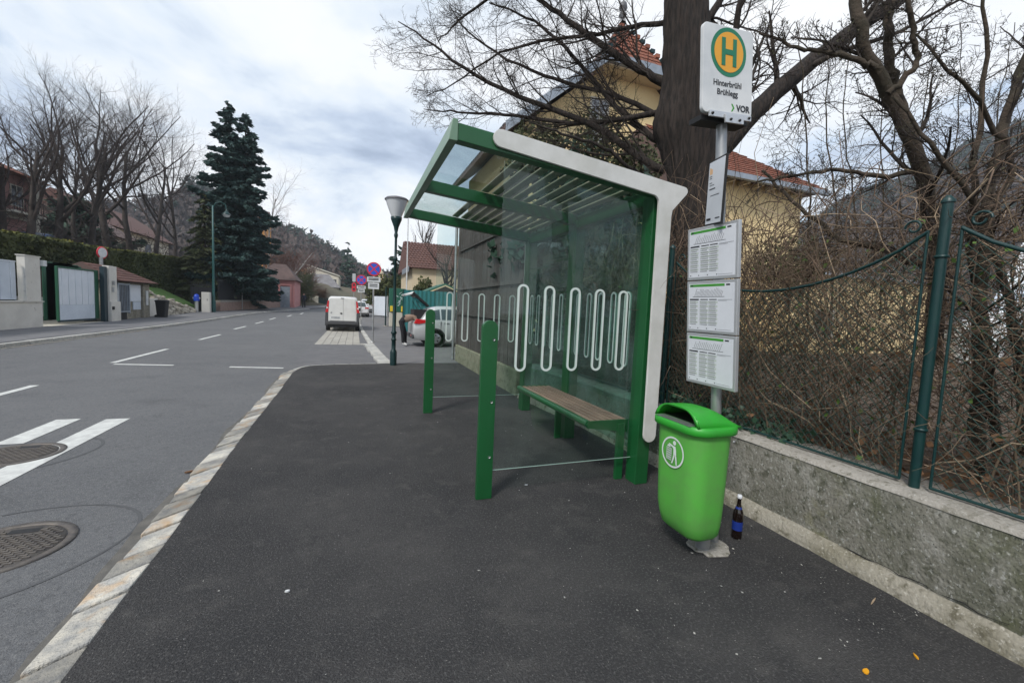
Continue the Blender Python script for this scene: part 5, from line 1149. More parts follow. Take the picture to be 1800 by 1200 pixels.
mb = MB(); mb.hexa([(-16, 33.7, .2), (-12.2, 33.7, .2), (-12.2, 42, .2), (-16, 42, .2), (-16, 33.7, 3.0), (-12.4, 33.7, 1.42), (-12.2, 42, .62), (-16, 42, 2.6)]); mb.build('grass_bank', 'grass', kind='structure')

# ------------------------------------------------------------------ vegetation
def unit(v): return v/(np.linalg.norm(v)+1e-9)
def grow(lines, p, d, length, r, lvl, P, rg):
    """one branch as a bent polyline, then its children"""
    nseg = P['seg'][lvl]; step = length/nseg; pts = [p.copy()]; rad = [r]; d = unit(d); dirs = [d]
    rend = r*P.get('taper', .35)
    for i in range(nseg):
        d = unit(d+rg.normal(size=3)*P['wob'][lvl]+np.array([0, 0, P['trop'][lvl]]))
        p = p+d*step; pts.append(p.copy()); rad.append(r+(rend-r)*(i+1)/nseg); dirs.append(d)
    lines[lvl].append((np.array(pts), np.array(rad)))
    if lvl+1 >= len(P['seg']): return
    n = P['kids'][lvl]; n = int(n*rg.uniform(.75, 1.25)+.5)
    for k in range(n):
        f = P['start'][lvl]+(1-P['start'][lvl])*(k+rg.uniform(.2, .9))/n; f = min(f, .99); i = min(int(f*nseg), nseg-1); u = f*nseg-i
        q = pts[i]*(1-u)+pts[i+1]*u; dd = dirs[i+1]; perp = unit(np.cross(dd, rg.normal(size=3))); a = R(rg.uniform(*P['ang'][lvl]))
        grow(lines, q, dd*math.cos(a)+perp*math.sin(a), length*P['ratio'][lvl]*rg.uniform(.7, 1.2)*(1.12-.45*f), max(.0021, (rad[i])*P['rr'][lvl]), lvl+1, P, rg)
def tree_obj(name, label, cat, base, lines, mats, sides, group=None, extra=()):
    t = thing(name, label, cat, base, group=group)
    def put(nm, idx, m):
        idx = [i for i in idx if i < len(lines) and lines[i]]
        if not idx: return
        Vs, Fs, o = [], [], 0
        for i in idx:
            V, F = tubes(lines[i], sides[i]); Vs.append(V); Fs.append(F+o); o += len(V)
        arr_obj(nm, np.concatenate(Vs)-np.array(base), np.concatenate(Fs), m, parent=t, smooth=True)
    put('trunk', [0], mats[0]); put('crown', list(range(1, len(lines))), mats[1]); return t
# --- bare beeches on the slope
BE = dict(seg=[7, 7, 6, 4, 3], wob=[.05, .09, .12, .16, .2], trop=[.02, .085, .08, .06, .05], kids=[7, 9, 9, 7], start=[.30, .2, .15, .1], ang=[(24, 54), (22, 52), (24, 54), (20, 55)], ratio=[.78, .56, .46, .42], rr=[.58, .46, .46, .6], taper=.3)
def beech(px, X, ytop, label, lean=(0, 0), r=.28, seed=1, P=BE, base_px=440, mats=('beech_bark', 'beech_twig')):
    rg = np.random.default_rng(seed); b = at(px, base_px, X=X); top = at(px, ytop, X=X); z0 = gz(b.x, b.y)-.1; hgt = top.z-z0
    lines = [[] for _ in P['seg']]; grow(lines, np.array([b.x, b.y, z0]), np.array([lean[0], lean[1], 1.]), hgt*.64, r, 0, P, rg)
    return tree_obj('beech_tree', label, 'tree', (b.x, b.y, z0), lines, mats, [8, 5, 4, 3, 3], 'bare beeches on the slope')
beech(48, -18.5, 135, 'leaning bare beech in front of the pink house', (.05, .06), .24, 11)
beech(100, -20, 130, 'bare beech with dark straight trunk next to the pink house', (0, .0), .27, 12)
beech(160, -19, 150, 'bare beech forking low behind the hedge', (0, -.03), .26, 13)
beech(190, -20, 118, 'tallest bare beech with fan shaped crown', (0, .02), .33, 14)
beech(232, -19, 140, 'bare beech leaning outward behind the tiled hut', (0, .05), .28, 15)
beech(272, -20, 165, 'slender bare beech between hut and spruce', (.02, .05), .26, 16)
beech(305, -20, 215, 'smaller bare beech touching the spruce', (.04, .04), .22, 17)
beech(135, -24, 190, 'bare beech further back up the slope', (0, 0), .24, 18)
beech(5, -21, 190, 'bare tree with level boughs at the roof of the pink house', (0, .03), .24, 19)
# undergrowth between trunks
def brush(name, label, cat, c, ext, n, ln, r, matn, seed, up=.6, kind=None, group=None, nseg=4, sides=3):
    rg = np.random.default_rng(seed); L_ = []
    for _ in range(n):
        p = np.array(c)+(rg.random(3)-.5)*np.array(ext); d = unit(rg.normal(size=3)+np.array([0, 0, up])); l_ = ln*rg.uniform(.4, 1.3); pts = [p]
        for k in range(nseg): d = unit(d+rg.normal(size=3)*.28); p = p+d*l_/nseg; pts.append(p)
        L_.append((np.array(pts), np.linspace(r, r*.35, nseg+1)*rg.uniform(.6, 1.5)))
    V, F = tubes(L_, sides); o = arr_obj(name, V-np.array(c), F, matn, smooth=True, loc=c)
    if kind: o['kind'] = kind
    if label: o['label'] = label
    if cat: o['category'] = cat
    return o
for k, (x, y, z) in enumerate(((-17.5, 40, 4.3), (-18, 47, 4.5), (-18.5, 33, 4.2), (-17, 54, 4.2))): pass
brush('undergrowth', 'tangle of bare brown undergrowth among the beeches', 'undergrowth', (-21, 46, 4.9), (9, 40, 3.4), 1500, 2.0, .02, 'beech_twig', 5, .5, 'stuff')
# --- conifers
def conifer(name, label, base, hgt, rad, matn, seed, tops=1, n_whorl=26, dens=1.0, droop=-.12, bark='bark', z0f=.08, leafs=.22, group='conifers'):
    rg = np.random.default_rng(seed); t = thing(name, label, 'tree', base, group=group); TL = []; BL = []; NPt = []; ND = []
    for k in range(tops):
        off = np.array([(k-(tops-1)/2)*rad*.33, 0, 0]); hh = hgt*(1-.03*k)
        TL.append((np.array([[0, 0, 0], off*.6+[0, 0, hh*.35], off+[0, 0, hh]]), np.array([rad*.075, rad*.055, .02])))
        for wv in range(n_whorl):
            f = z0f+(1-z0f)*((wv+rg.uniform(0, .5))/n_whorl); z = hh*f; zj = hh/n_whorl*.9; rr = rad*(1-f)**.62*rg.uniform(.70, 1.2)+.12
            if tops > 1: rr *= .82
            nb = int(5+4*(1-f)+.5)
            for b in range(nb):
                a = 2*math.pi*(b+rg.uniform(-.35, .35))/nb+wv*1.3; l_ = rr*rg.uniform(.7, 1.15); c0 = (off*min(1, f*1.6))+np.array([0, 0, z+rg.uniform(-zj, zj)]); dr = np.array([math.cos(a), math.sin(a), 0]); pts = []; tilt = rg.normal()*.07
                for s_ in range(5):
                    u = s_/4; pts.append(c0+dr*l_*u+np.array([0, 0, l_*((droop+tilt)*u*2.2+.20*u*u+.1*u)]))
                pts = np.array(pts); BL.append((pts, np.linspace(.035, .008, 5)*rad*.5))
                m = max(3, int(l_*l_*11*dens)+int(l_*8*dens)); u = rg.random(m)**.65; i = np.minimum((u*4).astype(int), 3); w_ = (u*4-i)[:, None]; q = pts[i]*(1-w_)+pts[i+1]*w_
                side = np.array([-dr[1], dr[0], 0]); q = q+side*(rg.uniform(-1, 1, m)*l_*.30*(1-u*.7))[:, None]+rg.normal(size=(m, 3))*[.05, .05, .07]*(rad*.25)
                NPt.append(q); dd = dr[None, :]+side[None, :]*rg.uniform(-.9, .9, m)[:, None]+np.array([0, 0, -.25]); ND.append(dd)
    V, F = tubes(TL, 8); arr_obj('trunk', V, F, bark, parent=t, smooth=True)
    V, F = tubes(BL, 3); arr_obj('bough', V, F, bark, parent=t, smooth=True)
    Pn = np.concatenate(NPt); V, F = leaves(Pn, np.full(len(Pn), leafs), 2.6, 0, np.concatenate(ND)); arr_obj('crown', V, F, matn, parent=t); return t
conifer('spruce_tree', 'tall dark blue green spruce with twin tops behind the railings', (-10.5, 47.2, .3), 18.9, 4.4, 'needle_blue', 31, 2, 34, 3.2, -.18, leafs=.17)
conifer('conifer_tree', 'olive green drooping conifer behind the tall green lamp', (-12.6, 45.3, .6), 10.0, 2.1, 'needle_olive', 32, 1, 26, .9, -.36, leafs=.20)
p = at(130, 400, X=-26); conifer('pine_tree', 'dark bushy yew behind the blue car', (p.x, p.y, 4), 6.5, 4.4, 'needle', 34, 1, 12, 1.0, .05, leafs=.34)
conifer('spruce_tree', 'dark evergreen behind the short green lamp', (6.2, 60, 1), 8.3, 2.6, 'needle', 35, 1, 14, .8, .05, leafs=.3)
conifer('larch_tree', 'lone conifer tip standing above the distant wooded hill', (-2.4, 150, 1), 19.5, 3.6, 'needle', 36, 1, 12, .35, -.1, leafs=.5)
# --- birch and reddish shrubs near the bend
BI = dict(seg=[7, 6, 5, 4], wob=[.07, .10, .12, .12], trop=[.02, .05, -.04, -.16], kids=[11, 9, 9], start=[.25, .15, .1], ang=[(25, 55), (25, 55), (20, 60)], ratio=[.55, .5, .55], rr=[.5, .45, .5], taper=.3)
rg = np.random.default_rng(41); lines = [[] for _ in BI['seg']]; grow(lines, np.array([-11.2, 64, .8]), np.array([.16, 0, 1.]), 13.5, .16, 0, BI, rg); tree_obj('birch_tree', 'pale bare birch with hanging twigs right of the spruce', 'tree', (-11.2, 64, .8), lines, ('birch_bark', 'birch_twig'), [8, 5, 3, 3])
lines = [[] for _ in BI['seg']]; grow(lines, np.array([-10.2, 61, .8]), np.array([.75, .1, 1.]), 8.5, .13, 0, BI, rg); tree_obj('birch_tree', 'leaning pale birch stem over the pink gatehouse', 'tree', (-10.2, 61, .8), lines, ('birch_bark', 'birch_twig'), [8, 5, 3, 3])
brush('bare_shrub', 'reddish brown bare shrubs behind the pink gatehouse', 'shrub', (-9.0, 68, 4.8), (7, 6, 5.5), 1500, 2.0, .03, 'red_twig', 6, .7)
brush('bare_shrub', 'dark brown shrub mass left of the grey roofed house', 'shrub', (-6.4, 62, 2.9), (2.0, 2, 3.4), 800, 1.2, .025, 'needle_olive', 16, .7)
def leaf_ball(name, label, c, ext, n, size, matn, seed, cat='shrub', group=None):
    rg = np.random.default_rng(seed); d = rg.normal(size=(n, 3)); d /= np.linalg.norm(d, axis=1)[:, None]; lump = 1+.22*np.sin(d[:, 0]*5+seed)*np.cos(d[:, 1]*6)+.15*np.sin(d[:, 2]*9)
    P_ = d*(rg.random(n)**.35*lump)[:, None]*np.array(ext)*.5
    t = thing(name, label, cat, (c[0], c[1], c[2]-ext[2]/2), group=group)
    V, F = leaves(P_+[0, 0, ext[2]/2], np.full(n, size), 1.5); arr_obj('foliage', V, F, matn, parent=t)
    L_ = [(np.array([[0, 0, -.3], [rg.uniform(-.2, .2)*ext[0], rg.uniform(-.2, .2)*ext[1], ext[2]*.7]]), np.array([.05, .015])) for _ in range(5)]; V, F = tubes(L_, 4); arr_obj('stem', V, F, 'branch', parent=t)
    return t
brush('round_shrub', 'round clipped brown shrub in front of the grey roofed house', 'shrub', (-4.6, 66, 2.35), (1.3, 1.2, 1.1), 900, .7, .022, 'bramble', 7, .15)
leaf_ball('evergreen_shrub', 'large dark green shrub behind the hoarding panel', (2.6, 46, 2.6), (3.2, 3, 3.4), 3500, .16, 'hedge_leaf', 51)
leaf_ball('evergreen_shrub', 'broad green shrub left of the flag pole', (4.2, 45, 2.9), (3.2, 3, 2.6), 3000, .16, 'hedge_leaf', 52)
leaf_ball('evergreen_shrub', 'small leafy shrub in front of the brown roofed house', (4.3, 28.6, 2.4), (1.3, 1.3, 1.7), 1400, .12, 'hedge_leaf', 53)
leaf_ball('evergreen_shrub', 'dark shrub at the end of the long hedge', (-13.4, 47, 1.7), (2.2, 3, 2.8), 2500, .14, 'needle', 54)
PL = dict(seg=[5, 5, 4], wob=[.05, .08, .1], trop=[.05, .25, .2], kids=[14, 10], start=[.3, .1], ang=[(30, 70), (15, 40)], ratio=[.6, .5], rr=[.5, .45], taper=.4)
rg = np.random.default_rng(43); lines = [[] for _ in PL['seg']]; grow(lines, np.array([6.3, 29.8, .3]), np.array([-.1, 0, 1.]), 4.2, .18, 0, PL, rg); tree_obj('pollard_tree', 'pollarded bare tree in front of the cream house', 'tree', (6.3, 29.8, .3), lines, ('branch', 'twig'), [7, 5, 3])
rg = np.random.default_rng(44); lines = [[] for _ in PL['seg']]; grow(lines, np.array([6.0, 42, 3.5]), np.array([0, 0, 1.]), 5.0, .16, 0, PL, rg); tree_obj('pollard_tree', 'bare upright tree rising behind the brown roof', 'tree', (6.0, 42, .3), lines, ('branch', 'twig'), [7, 5, 3])
# --- long clipped hedge
he = thing('hedge', 'long clipped dark green hedge running above the walls', 'hedge', (-15.3, 34, 1))
HT = [(14, 3.75), (25, 3.95), (29, 4.12), (34.5, 4.22), (40, 4.5), (50, 4.95)]
mb = MB(); ys_ = [14+.5*i for i in range(72)]
for y in ys_: pass
vs = [];
for y in ys_: zt = interp(HT, y); vs += [(-14.75, y, .6), (-14.7, y, zt-.15), (-15.0, y, zt-.06), (-16.3, y, zt-.06), (-16.4, y, .6)]
mb.add(vs, [(i*5+j, i*5+j+1, (i+1)*5+j+1, (i+1)*5+j) for i in range(len(ys_)-1) for j in range(4)]+[tuple(range(4, -1, -1)), tuple(len(vs)-5+i for i in range(5))]); mb.build('core', 'hedge_leaf', he, world=True, recalc=False)
n = 30000; yy = NP.uniform(14, 49.6, n); zt = np.array([interp(HT, y) for y in yy]); side = NP.random(n); P_ = np.empty((n, 3)); P_[:, 1] = yy
sd_ = side < .70; P_[:, 0] = np.where(sd_, -14.68+NP.normal(size=n)*.04+.05*np.sin(yy*2.1), NP.uniform(-16.2, -14.7, n)); P_[:, 2] = np.where(sd_, .6+NP.random(n)*(zt-.62), zt-.02+NP.normal(size=n)*.025+.03*np.sin(yy*1.7))
V, F = leaves(P_[sd_]-np.array(he.location), np.full(sd_.sum(), .13), 1.5); arr_obj('foliage', V, F, 'hedge_leaf', parent=he, kind='stuff')
V, F = leaves(P_[~sd_]-np.array(he.location), np.full((~sd_).sum(), .10), 1.5, .4); arr_obj('clipped_top', V, F, 'hedge_top', parent=he, kind='stuff')

# ------------------------------------------------------------------ the big tree behind the shelter
rg = np.random.default_rng(61); bt_base = (3.72, 4.35, .4)
TB = thing('lime_tree', 'massive dark trunked bare tree spreading over the bus shelter', 'tree', bt_base)
c = np.array([.16, -.12, 0])+np.array([[3.90, 4.35, .3], [3.88, 4.38, 1.2], [3.85, 4.42, 2.2], [3.80, 4.48, 3.2], [3.72, 4.52, 3.9], [3.66, 4.56, 4.6], [3.60, 4.62, 5.4], [3.55, 4.66, 6.4], [3.5, 4.7, 7.6]]); rr_ = [.38, .31, .275, .26, .31, .27, .235, .205, .17]
zs_ = np.linspace(.3, 7.5, 60); mb = MB(); vs = []; n = 72
for z in zs_:
    cx_, cy_, r_ = np.interp(z, c[:, 2], c[:, 0]), np.interp(z, c[:, 2], c[:, 1]), np.interp(z, c[:, 2], rr_)
    for j in range(n):
        a = 2*math.pi*j/n; q = r_*(1+.035*math.sin(a*9+z*.6)+.045*math.sin(a*23-z*1.3+2*math.sin(z*3))+.025*rg.normal()+.06*math.sin(a*2+z*.8)+.02*rg.normal())+(.10*math.exp(-((z-3.9)/.35)**2)*max(0, math.cos(a-2.6))**2); vs.append((cx_+q*math.cos(a), cy_+q*math.sin(a), z))
mb.add(vs, [(i*n+j, i*n+(j+1) % n, (i+1)*n+(j+1) % n, (i+1)*n+j) for i in range(len(zs_)-1) for j in range(n)], 0, True); mb.build('trunk', 'bark', TB, world=True, recalc=False)
LB = dict(seg=[8, 8, 6, 3], wob=[.07, .10, .15, .2], trop=[.0, .02, .015, .02], kids=[9, 10, 7], start=[.12, .1, .1], ang=[(25, 60), (30, 65), (30, 70)], ratio=[.42, .48, .36], rr=[.42, .45, .55], taper=.3)
allL = [[] for _ in range(4)]
def limb(pix, r0, r1, P=LB, kids=10, klen=.45, rg=rg, lv=1):
    """pix: list of (px,py,Y) sight points giving a real 3D course"""
    pts = np.array([list(at(a, b, Y=y)) for a, b, y in pix]); m = 22; t0 = np.linspace(0, 1, len(pts)); tt = np.linspace(0, 1, m)
    C = np.stack([np.interp(tt, t0, pts[:, k]) for k in range(3)], 1)
    for _ in range(4): C[1:-1] = (C[:-2]+2*C[1:-1]+C[2:])/4
    C[1:-1] += rg.normal(size=(m-2, 3))*.008
    rad = np.linspace(r0, r1, m); allL[0].append((C, rad)); tot = np.linalg.norm(np.diff(C, axis=0), axis=1).sum()
    for k in range(kids):
        f = .12+.86*(k+rg.uniform(0, 1))/kids; i = min(int(f*(m-1)), m-2); d = unit(C[i+1]-C[i]); perp = unit(np.cross(d, rg.normal(size=3))); a = R(rg.uniform(25, 60)); dd = d*math.cos(a)+perp*math.sin(a); dd[2] = dd[2]*.8+.05
        grow(allL, C[i], dd, klen*tot*rg.uniform(.45, 1.1)*(1.15-.6*f), max(.0030, rad[i]*.36), lv, P, rg)
limb([(1170, 300, 4.55), (1130, 290, 4.7), (1060, 222, 5.0), (980, 192, 5.4), (900, 170, 5.8), (830, 130, 6.1), (780, 95, 6.3), (740, 62, 6.4), (700, 38, 6.5)], .055, .006, kids=26, klen=.30)
limb([(1175, 195, 4.6), (1090, 212, 4.9), (1000, 218, 5.3), (920, 205, 5.7), (840, 197, 6.0), (780, 197, 6.2), (745, 192, 6.3)], .040, .005, kids=24, klen=.30)
limb([(1175, 150, 4.6), (1110, 115, 4.8), (1030, 60, 5.1), (960, 10, 5.4), (900, -40, 5.7)], .055, .02, kids=20, klen=.38)
limb([(1175, 260, 4.6), (1120, 225, 4.9), (1040, 140, 5.3), (985, 70, 5.6), (930, 30, 5.9), (860, 5, 6.2)], .045, .010, kids=24, klen=.34)
limb([(1170, 40, 4.65), (1120, 45, 4.8), (1060, 60, 5.0), (960, 70, 5.4), (880, 85, 5.8), (800, 150, 6.2), (750, 170, 6.4)], .035, .005, kids=24, klen=.30)
limb([(1175, 330, 4.5), (1110, 300, 4.3), (1060, 255, 4.3), (990, 235, 4.4), (930, 215, 4.5)], .03, .008, kids=8, klen=.3)
limb([(1170, -30, 4.7), (1100, -60, 5.0), (1000, -60, 5.4), (880, -20, 6.0), (800, 40, 6.4), (770, 75, 6.5)], .05, .006, kids=24, klen=.32)
limb([(1175, 215, 4.6), (1100, 170, 5.0), (1000, 150, 5.5), (900, 110, 6.0), (820, 60, 6.5), (790, 10, 6.8)], .038, .006, kids=24, klen=.32)
limb([(1235, 300, 4.5), (1290, 240, 4.4), (1340, 180, 4.3), (1420, 112, 4.2), (1500, 55, 4.1), (1600, -15, 4.0), (1700, -90, 3.9)], .135, .075, kids=9, klen=.38)
limb([(1225, 60, 4.6), (1275, -10, 4.6), (1320, -100, 4.6)], .05, .035, kids=6, klen=.6)
limb([(1225, 20, 4.7), (1290, 80, 4.5), (1300, 0, 4.4), (1340, -60, 4.3)], .05, .03, kids=6, klen=.6)
for nm, idx, sd_n in (('limb', [0], 8), ('branch', [1], 5), ('twig', [2, 3], 3)):
    ln = [l for i in idx for l in allL[i]]
    if ln: V, F = tubes(ln, sd_n); arr_obj(nm, V-np.array(bt_base), F, 'bark' if nm == 'limb' else 'branch' if nm == 'branch' else 'twig', parent=TB, smooth=True, kind=None if nm == 'limb' else 'stuff')
# --- trees at the right edge
def ptree(name, label, limbs, seed, mats, base):
    global allL
    allL = [[] for _ in range(4)]; r_ = np.random.default_rng(seed); t = thing(name, label, 'tree', base)
    for a in limbs: limb(*a[:3], kids=a[3], klen=a[4], rg=r_)
    for nm, idx, s_, m_ in (('trunk', [0], 9, mats[0]), ('branch', [1], 5, mats[1]), ('twig', [2, 3], 3, mats[2])):
        ln = [l for i in idx for l in allL[i]]
        if ln: V, F = tubes(ln, s_); arr_obj(nm, V-np.array(base), F, m_, parent=t, smooth=True, kind=None if nm == 'trunk' else 'stuff')
    tips = np.array([l[0][-1] for i in (1, 2, 3) for l in allL[i]]); tips = tips[r_.random(len(tips)) < .22]; tips = np.repeat(tips, 2, 0)+r_.normal(size=(len(tips)*2, 3))*.006
    V, F = leaves(tips-np.array(base), np.full(len(tips), .008), 2.0, .5); arr_obj('buds', V, F, 'bud', parent=t, kind='stuff')
ptree('elder_tree', 'crooked mossy tree with dark forked stem behind the fence post', [
    ([(1640, 640, 2.0), (1650, 480, 2.0), (1640, 390, 2.0), (1615, 280, 2.05), (1575, 185, 2.1), (1530, 110, 2.15), (1510, 60, 2.15), (1505, -30, 2.2)], .060, .036, 10, .26),
    ([(1590, 215, 2.1), (1565, 120, 2.2), (1560, 40, 2.2), (1570, -40, 2.25)], .036, .026, 8, .5),
    ([(1560, 165, 2.1), (1620, 110, 2.0), (1600, 30, 2.0), (1590, -40, 2.0)], .022, .014, 8, .5),
    ([(1620, 300, 2.05), (1560, 310, 2.15), (1480, 300, 2.3), (1410, 305, 2.5), (1330, 320, 2.7)], .022, .008, 9, .35),
    ([(1540, 120, 2.1), (1480, 95, 2.2), (1400, 85, 2.4), (1335, 58, 2.6)], .022, .008, 9, .35),
    ([(1650, 480, 2.0), (1560, 440, 2.2), (1480, 425, 2.4), (1410, 370, 2.7), (1340, 300, 3.0)], .03, .012, 9, .3)], 71, ('bark_moss', 'branch', 'twig'), (3.45, 2.0, .5))
ptree('elder_tree', 'pale multi stemmed tree at the end of the fence', [
    ([(1715, 900, 1.55), (1720, 700, 1.55), (1725, 500, 1.55), (1735, 350, 1.55), (1760, 230, 1.55), (1800, 110, 1.55), (1830, 0, 1.5)], .042, .02, 10, .22),
    ([(1760, 900, 1.7), (1745, 650, 1.7), (1715, 480, 1.7), (1700, 350, 1.7), (1735, 150, 1.75), (1730, -40, 1.75)], .036, .009, 10, .22),
    ([(1800, 800, 1.5), (1790, 600, 1.5), (1750, 440, 1.55), (1700, 330, 1.6), (1620, 230, 1.7), (1570, 170, 1.8)], .03, .008, 8, .25),
    ([(1730, 380, 1.55), (1790, 300, 1.5), (1740, 200, 1.55), (1670, 120, 1.6), (1610, 60, 1.7)], .02, .006, 8, .3),
    ([(1725, 640, 1.8), (1710, 820, 1.8), (1700, 930, 1.8)], .05, .055, 2, .2)], 72, ('bark_moss', 'branch', 'twig'), (3.75, 1.6, .5))
ptree('hazel_bush', 'many thin upright bare stems with opening buds', [
    ([(1420+k*42, 560-10*(k % 3), 3.0+.25*(k % 4)), (1425+k*40+8*(k % 2), 380, 3.0+.25*(k % 4)), (1415+k*45-12*(k % 3), 200, 3.05+.25*(k % 4)), (1400+k*48+15*(k % 2), 40, 3.1+.25*(k % 4))], .011, .004, 8, .28) for k in range(9)], 73, ('bark_moss', 'branch', 'twig'), (4.6, 3.2, .5))
# --- thicket behind the fence
def thicket():
    r_ = np.random.default_rng(81); La, Lb = [], []
    for k in range(5000):
        y = r_.uniform(-.6, 6.6); dep = r_.random()**1.3*1.35; x = 3.22+dep; top = 2.25+.35*math.sin(y*1.3)+(.5 if 2.6 < y < 4.6 else 0)
        z = .55+r_.random()**1.35*(top-.55)
        if y < 1.5 and r_.random() < .3: continue
        d = unit(r_.normal(size=3)*[.6, 1.0, .75]+[0, 0, .15]); l_ = r_.uniform(.3, 1.2); p = np.array([x, y, z]); pts = [p]
        for s_ in range(5): d = unit(d+r_.normal(size=3)*.30+[0, 0, -.05]); p = p+d*l_/5; p = np.array([max(p[0], 3.15), p[1], max(p[2], .56)]); pts.append(p)
        (Lb if r_.random() < .2 else La).append((np.array(pts), np.linspace(1, .45, 6)*r_.choice([.0022, .0032, .0045, .0065], p=[.35, .35, .22, .08])))
    t = thing('bramble_thicket', 'dense tangle of dry brown stems behind the mesh fence', 'thicket', (3.7, 3, .55))
    for nm, L_, m_ in (('dark_stems', La, 'bramble'), ('pale_stems', Lb, 'bramble_pale')):
        V, F = tubes(L_, 3); arr_obj(nm, V-np.array(t.location), F, m_, parent=t, smooth=True, kind='stuff')
    CN = dict(seg=[7, 5, 4], wob=[.09, .14, .2], trop=[.04, .05, 0], kids=[6, 4], start=[.25, .2], ang=[(25, 60), (30, 70)], ratio=[.42, .45], rr=[.55, .6], taper=.35); cl = [[], [], []]
    for k in range(150):
        y = r_.uniform(-.5, 6.3); grow(cl, np.array([3.22+r_.random()*1.2, y, .5]), np.array([r_.normal()*.22, r_.normal()*.3, 1.]), r_.uniform(.9, 2.1), r_.uniform(.004, .010), 0, CN, r_)
    V, F = tubes([l for q in cl for l in q], 4); arr_obj('upright_canes', V-np.array(t.location), F, 'cane', parent=t, smooth=True, kind='stuff')
    # vines climbing the big trunk and upright canes
    L_ = []
    for k in range(420):
        y = r_.uniform(2.4, 5.4); x = r_.uniform(3.25, 3.7); p = np.array([x, y, r_.uniform(.6, 2.4)]); d = unit(np.array([r_.normal()*.3, r_.normal()*.4, 1.])); pts = [p]; l_ = r_.uniform(.5, 1.5)
        for s_ in range(6): d = unit(d+r_.normal(size=3)*.28); p = p+d*l_/6; pts.append(p)
        L_.append((np.array(pts), np.linspace(.005, .002, 7)*r_.uniform(.6, 1.3)))
    V, F = tubes(L_, 3); arr_obj('climbing_vines', V-np.array(t.location), F, 'bramble', parent=t, smooth=True, kind='stuff')
    n = 1500; P_ = np.stack([3.2+r_.random(n)*1.2, r_.uniform(-.6, 6.4, n), .56+r_.random(n)**3*.9], 1); V, F = leaves(P_-np.array(t.location), np.full(n, .045), 1.4); arr_obj('dead_leaves', V, F, 'dead_leaf', parent=t, kind='stuff')
    n = 900; P_ = np.stack([3.2+r_.random(n)*1.2, r_.uniform(-.4, 6.4, n), .6+r_.random(n)*1.6], 1); V, F = leaves(P_-np.array(t.location), np.full(n, .028), 1.5); arr_obj('green_leaves', V, F, 'fresh_leaf', parent=t, kind='stuff')
    n = 500; P_ = np.stack([3.08+r_.random(n)*.4, 2.2+r_.random(n)*.9+r_.random(n)**3*2, .60+r_.random(n)**2*.14], 1); V, F = leaves(P_-np.array(t.location), np.full(n, .05), 1.1); arr_obj('ivy_leaves', V, F, 'ivy', parent=t, kind='stuff')
thicket()
# dead-leaf and shrub mass further back in the garden
brush('garden_brush', 'brown brushwood filling the garden before the villa', 'brushwood', (7.5, 5.5, 1.5), (5.5, 8, 2.6), 1500, 1.1, .006, 'bramble', 9, .8, 'stuff')
for k, (px, py, Y, e) in enumerate(((950, 270, 8.5, (1.6, 1.2, 1.3)), (1050, 265, 8.6, (1.4, 1.2, 1.5)), (1120, 300, 8.3, (1.2, 1.2, 1.3)), (1010, 330, 8.4, (2.6, 1.5, 2.0)), (1390, 470, 7.0, (1.8, 1.4, 1.4)))):
    p = at(px, py, Y=Y); leaf_ball('conifer_shrub', ('feathery green conifer top rising over the shelter roof', 'dark cypress spray against the yellow gable', 'loose green spray beside the big trunk', 'dense dark conifer behind the shelter glass', 'green leafed bush below the villa wing')[k], (p.x, p.y, p.z), e, 1500, .07, 'needle_olive' if k != 3 else 'needle', 90+k)
p = at(1000, 480, Y=7.6); leaf_ball('conifer_shrub', 'dark evergreen mass behind the rear glass', (p.x+.6, 7.8, 2.2), (3.6, 2.4, 4.0), 9000, .13, 'needle', 97)

# ------------------------------------------------------------------ hills
def hill(name, ridge, foot, ns, matn, bump, seed):     # ridge: list of 3D points; foot: matching points at the base
    r_ = np.random.default_rng(seed); m = 40; t0 = np.linspace(0, 1, len(ridge)); tt = np.linspace(0, 1, m); A = np.array(ridge, float); Fo = np.array(foot, float)
    A = np.stack([np.interp(tt, t0, A[:, k]) for k in range(3)], 1); Fo = np.stack([np.interp(tt, t0, Fo[:, k]) for k in range(3)], 1); V = []
    for i in range(ns+1):
        u = i/ns; q = Fo*(1-u)+A*u; q[:, 2] = Fo[:, 2]+(A[:, 2]-Fo[:, 2])*(u**.9)+r_.normal(size=m)*bump; V.append(q)
    bk = A+(A-Fo)*.12; bk[:, 2] = A[:, 2]*.5; V.append(bk)
    V = np.concatenate(V); i, j = np.meshgrid(np.arange(ns+1), np.arange(m-1), indexing='ij'); a = (i*m+j).ravel(); Fa = np.stack([a, a+1, a+m+1, a+m], 1)
    arr_obj(name, V, Fa, matn, smooth=True, kind='structure'); return A, Fo
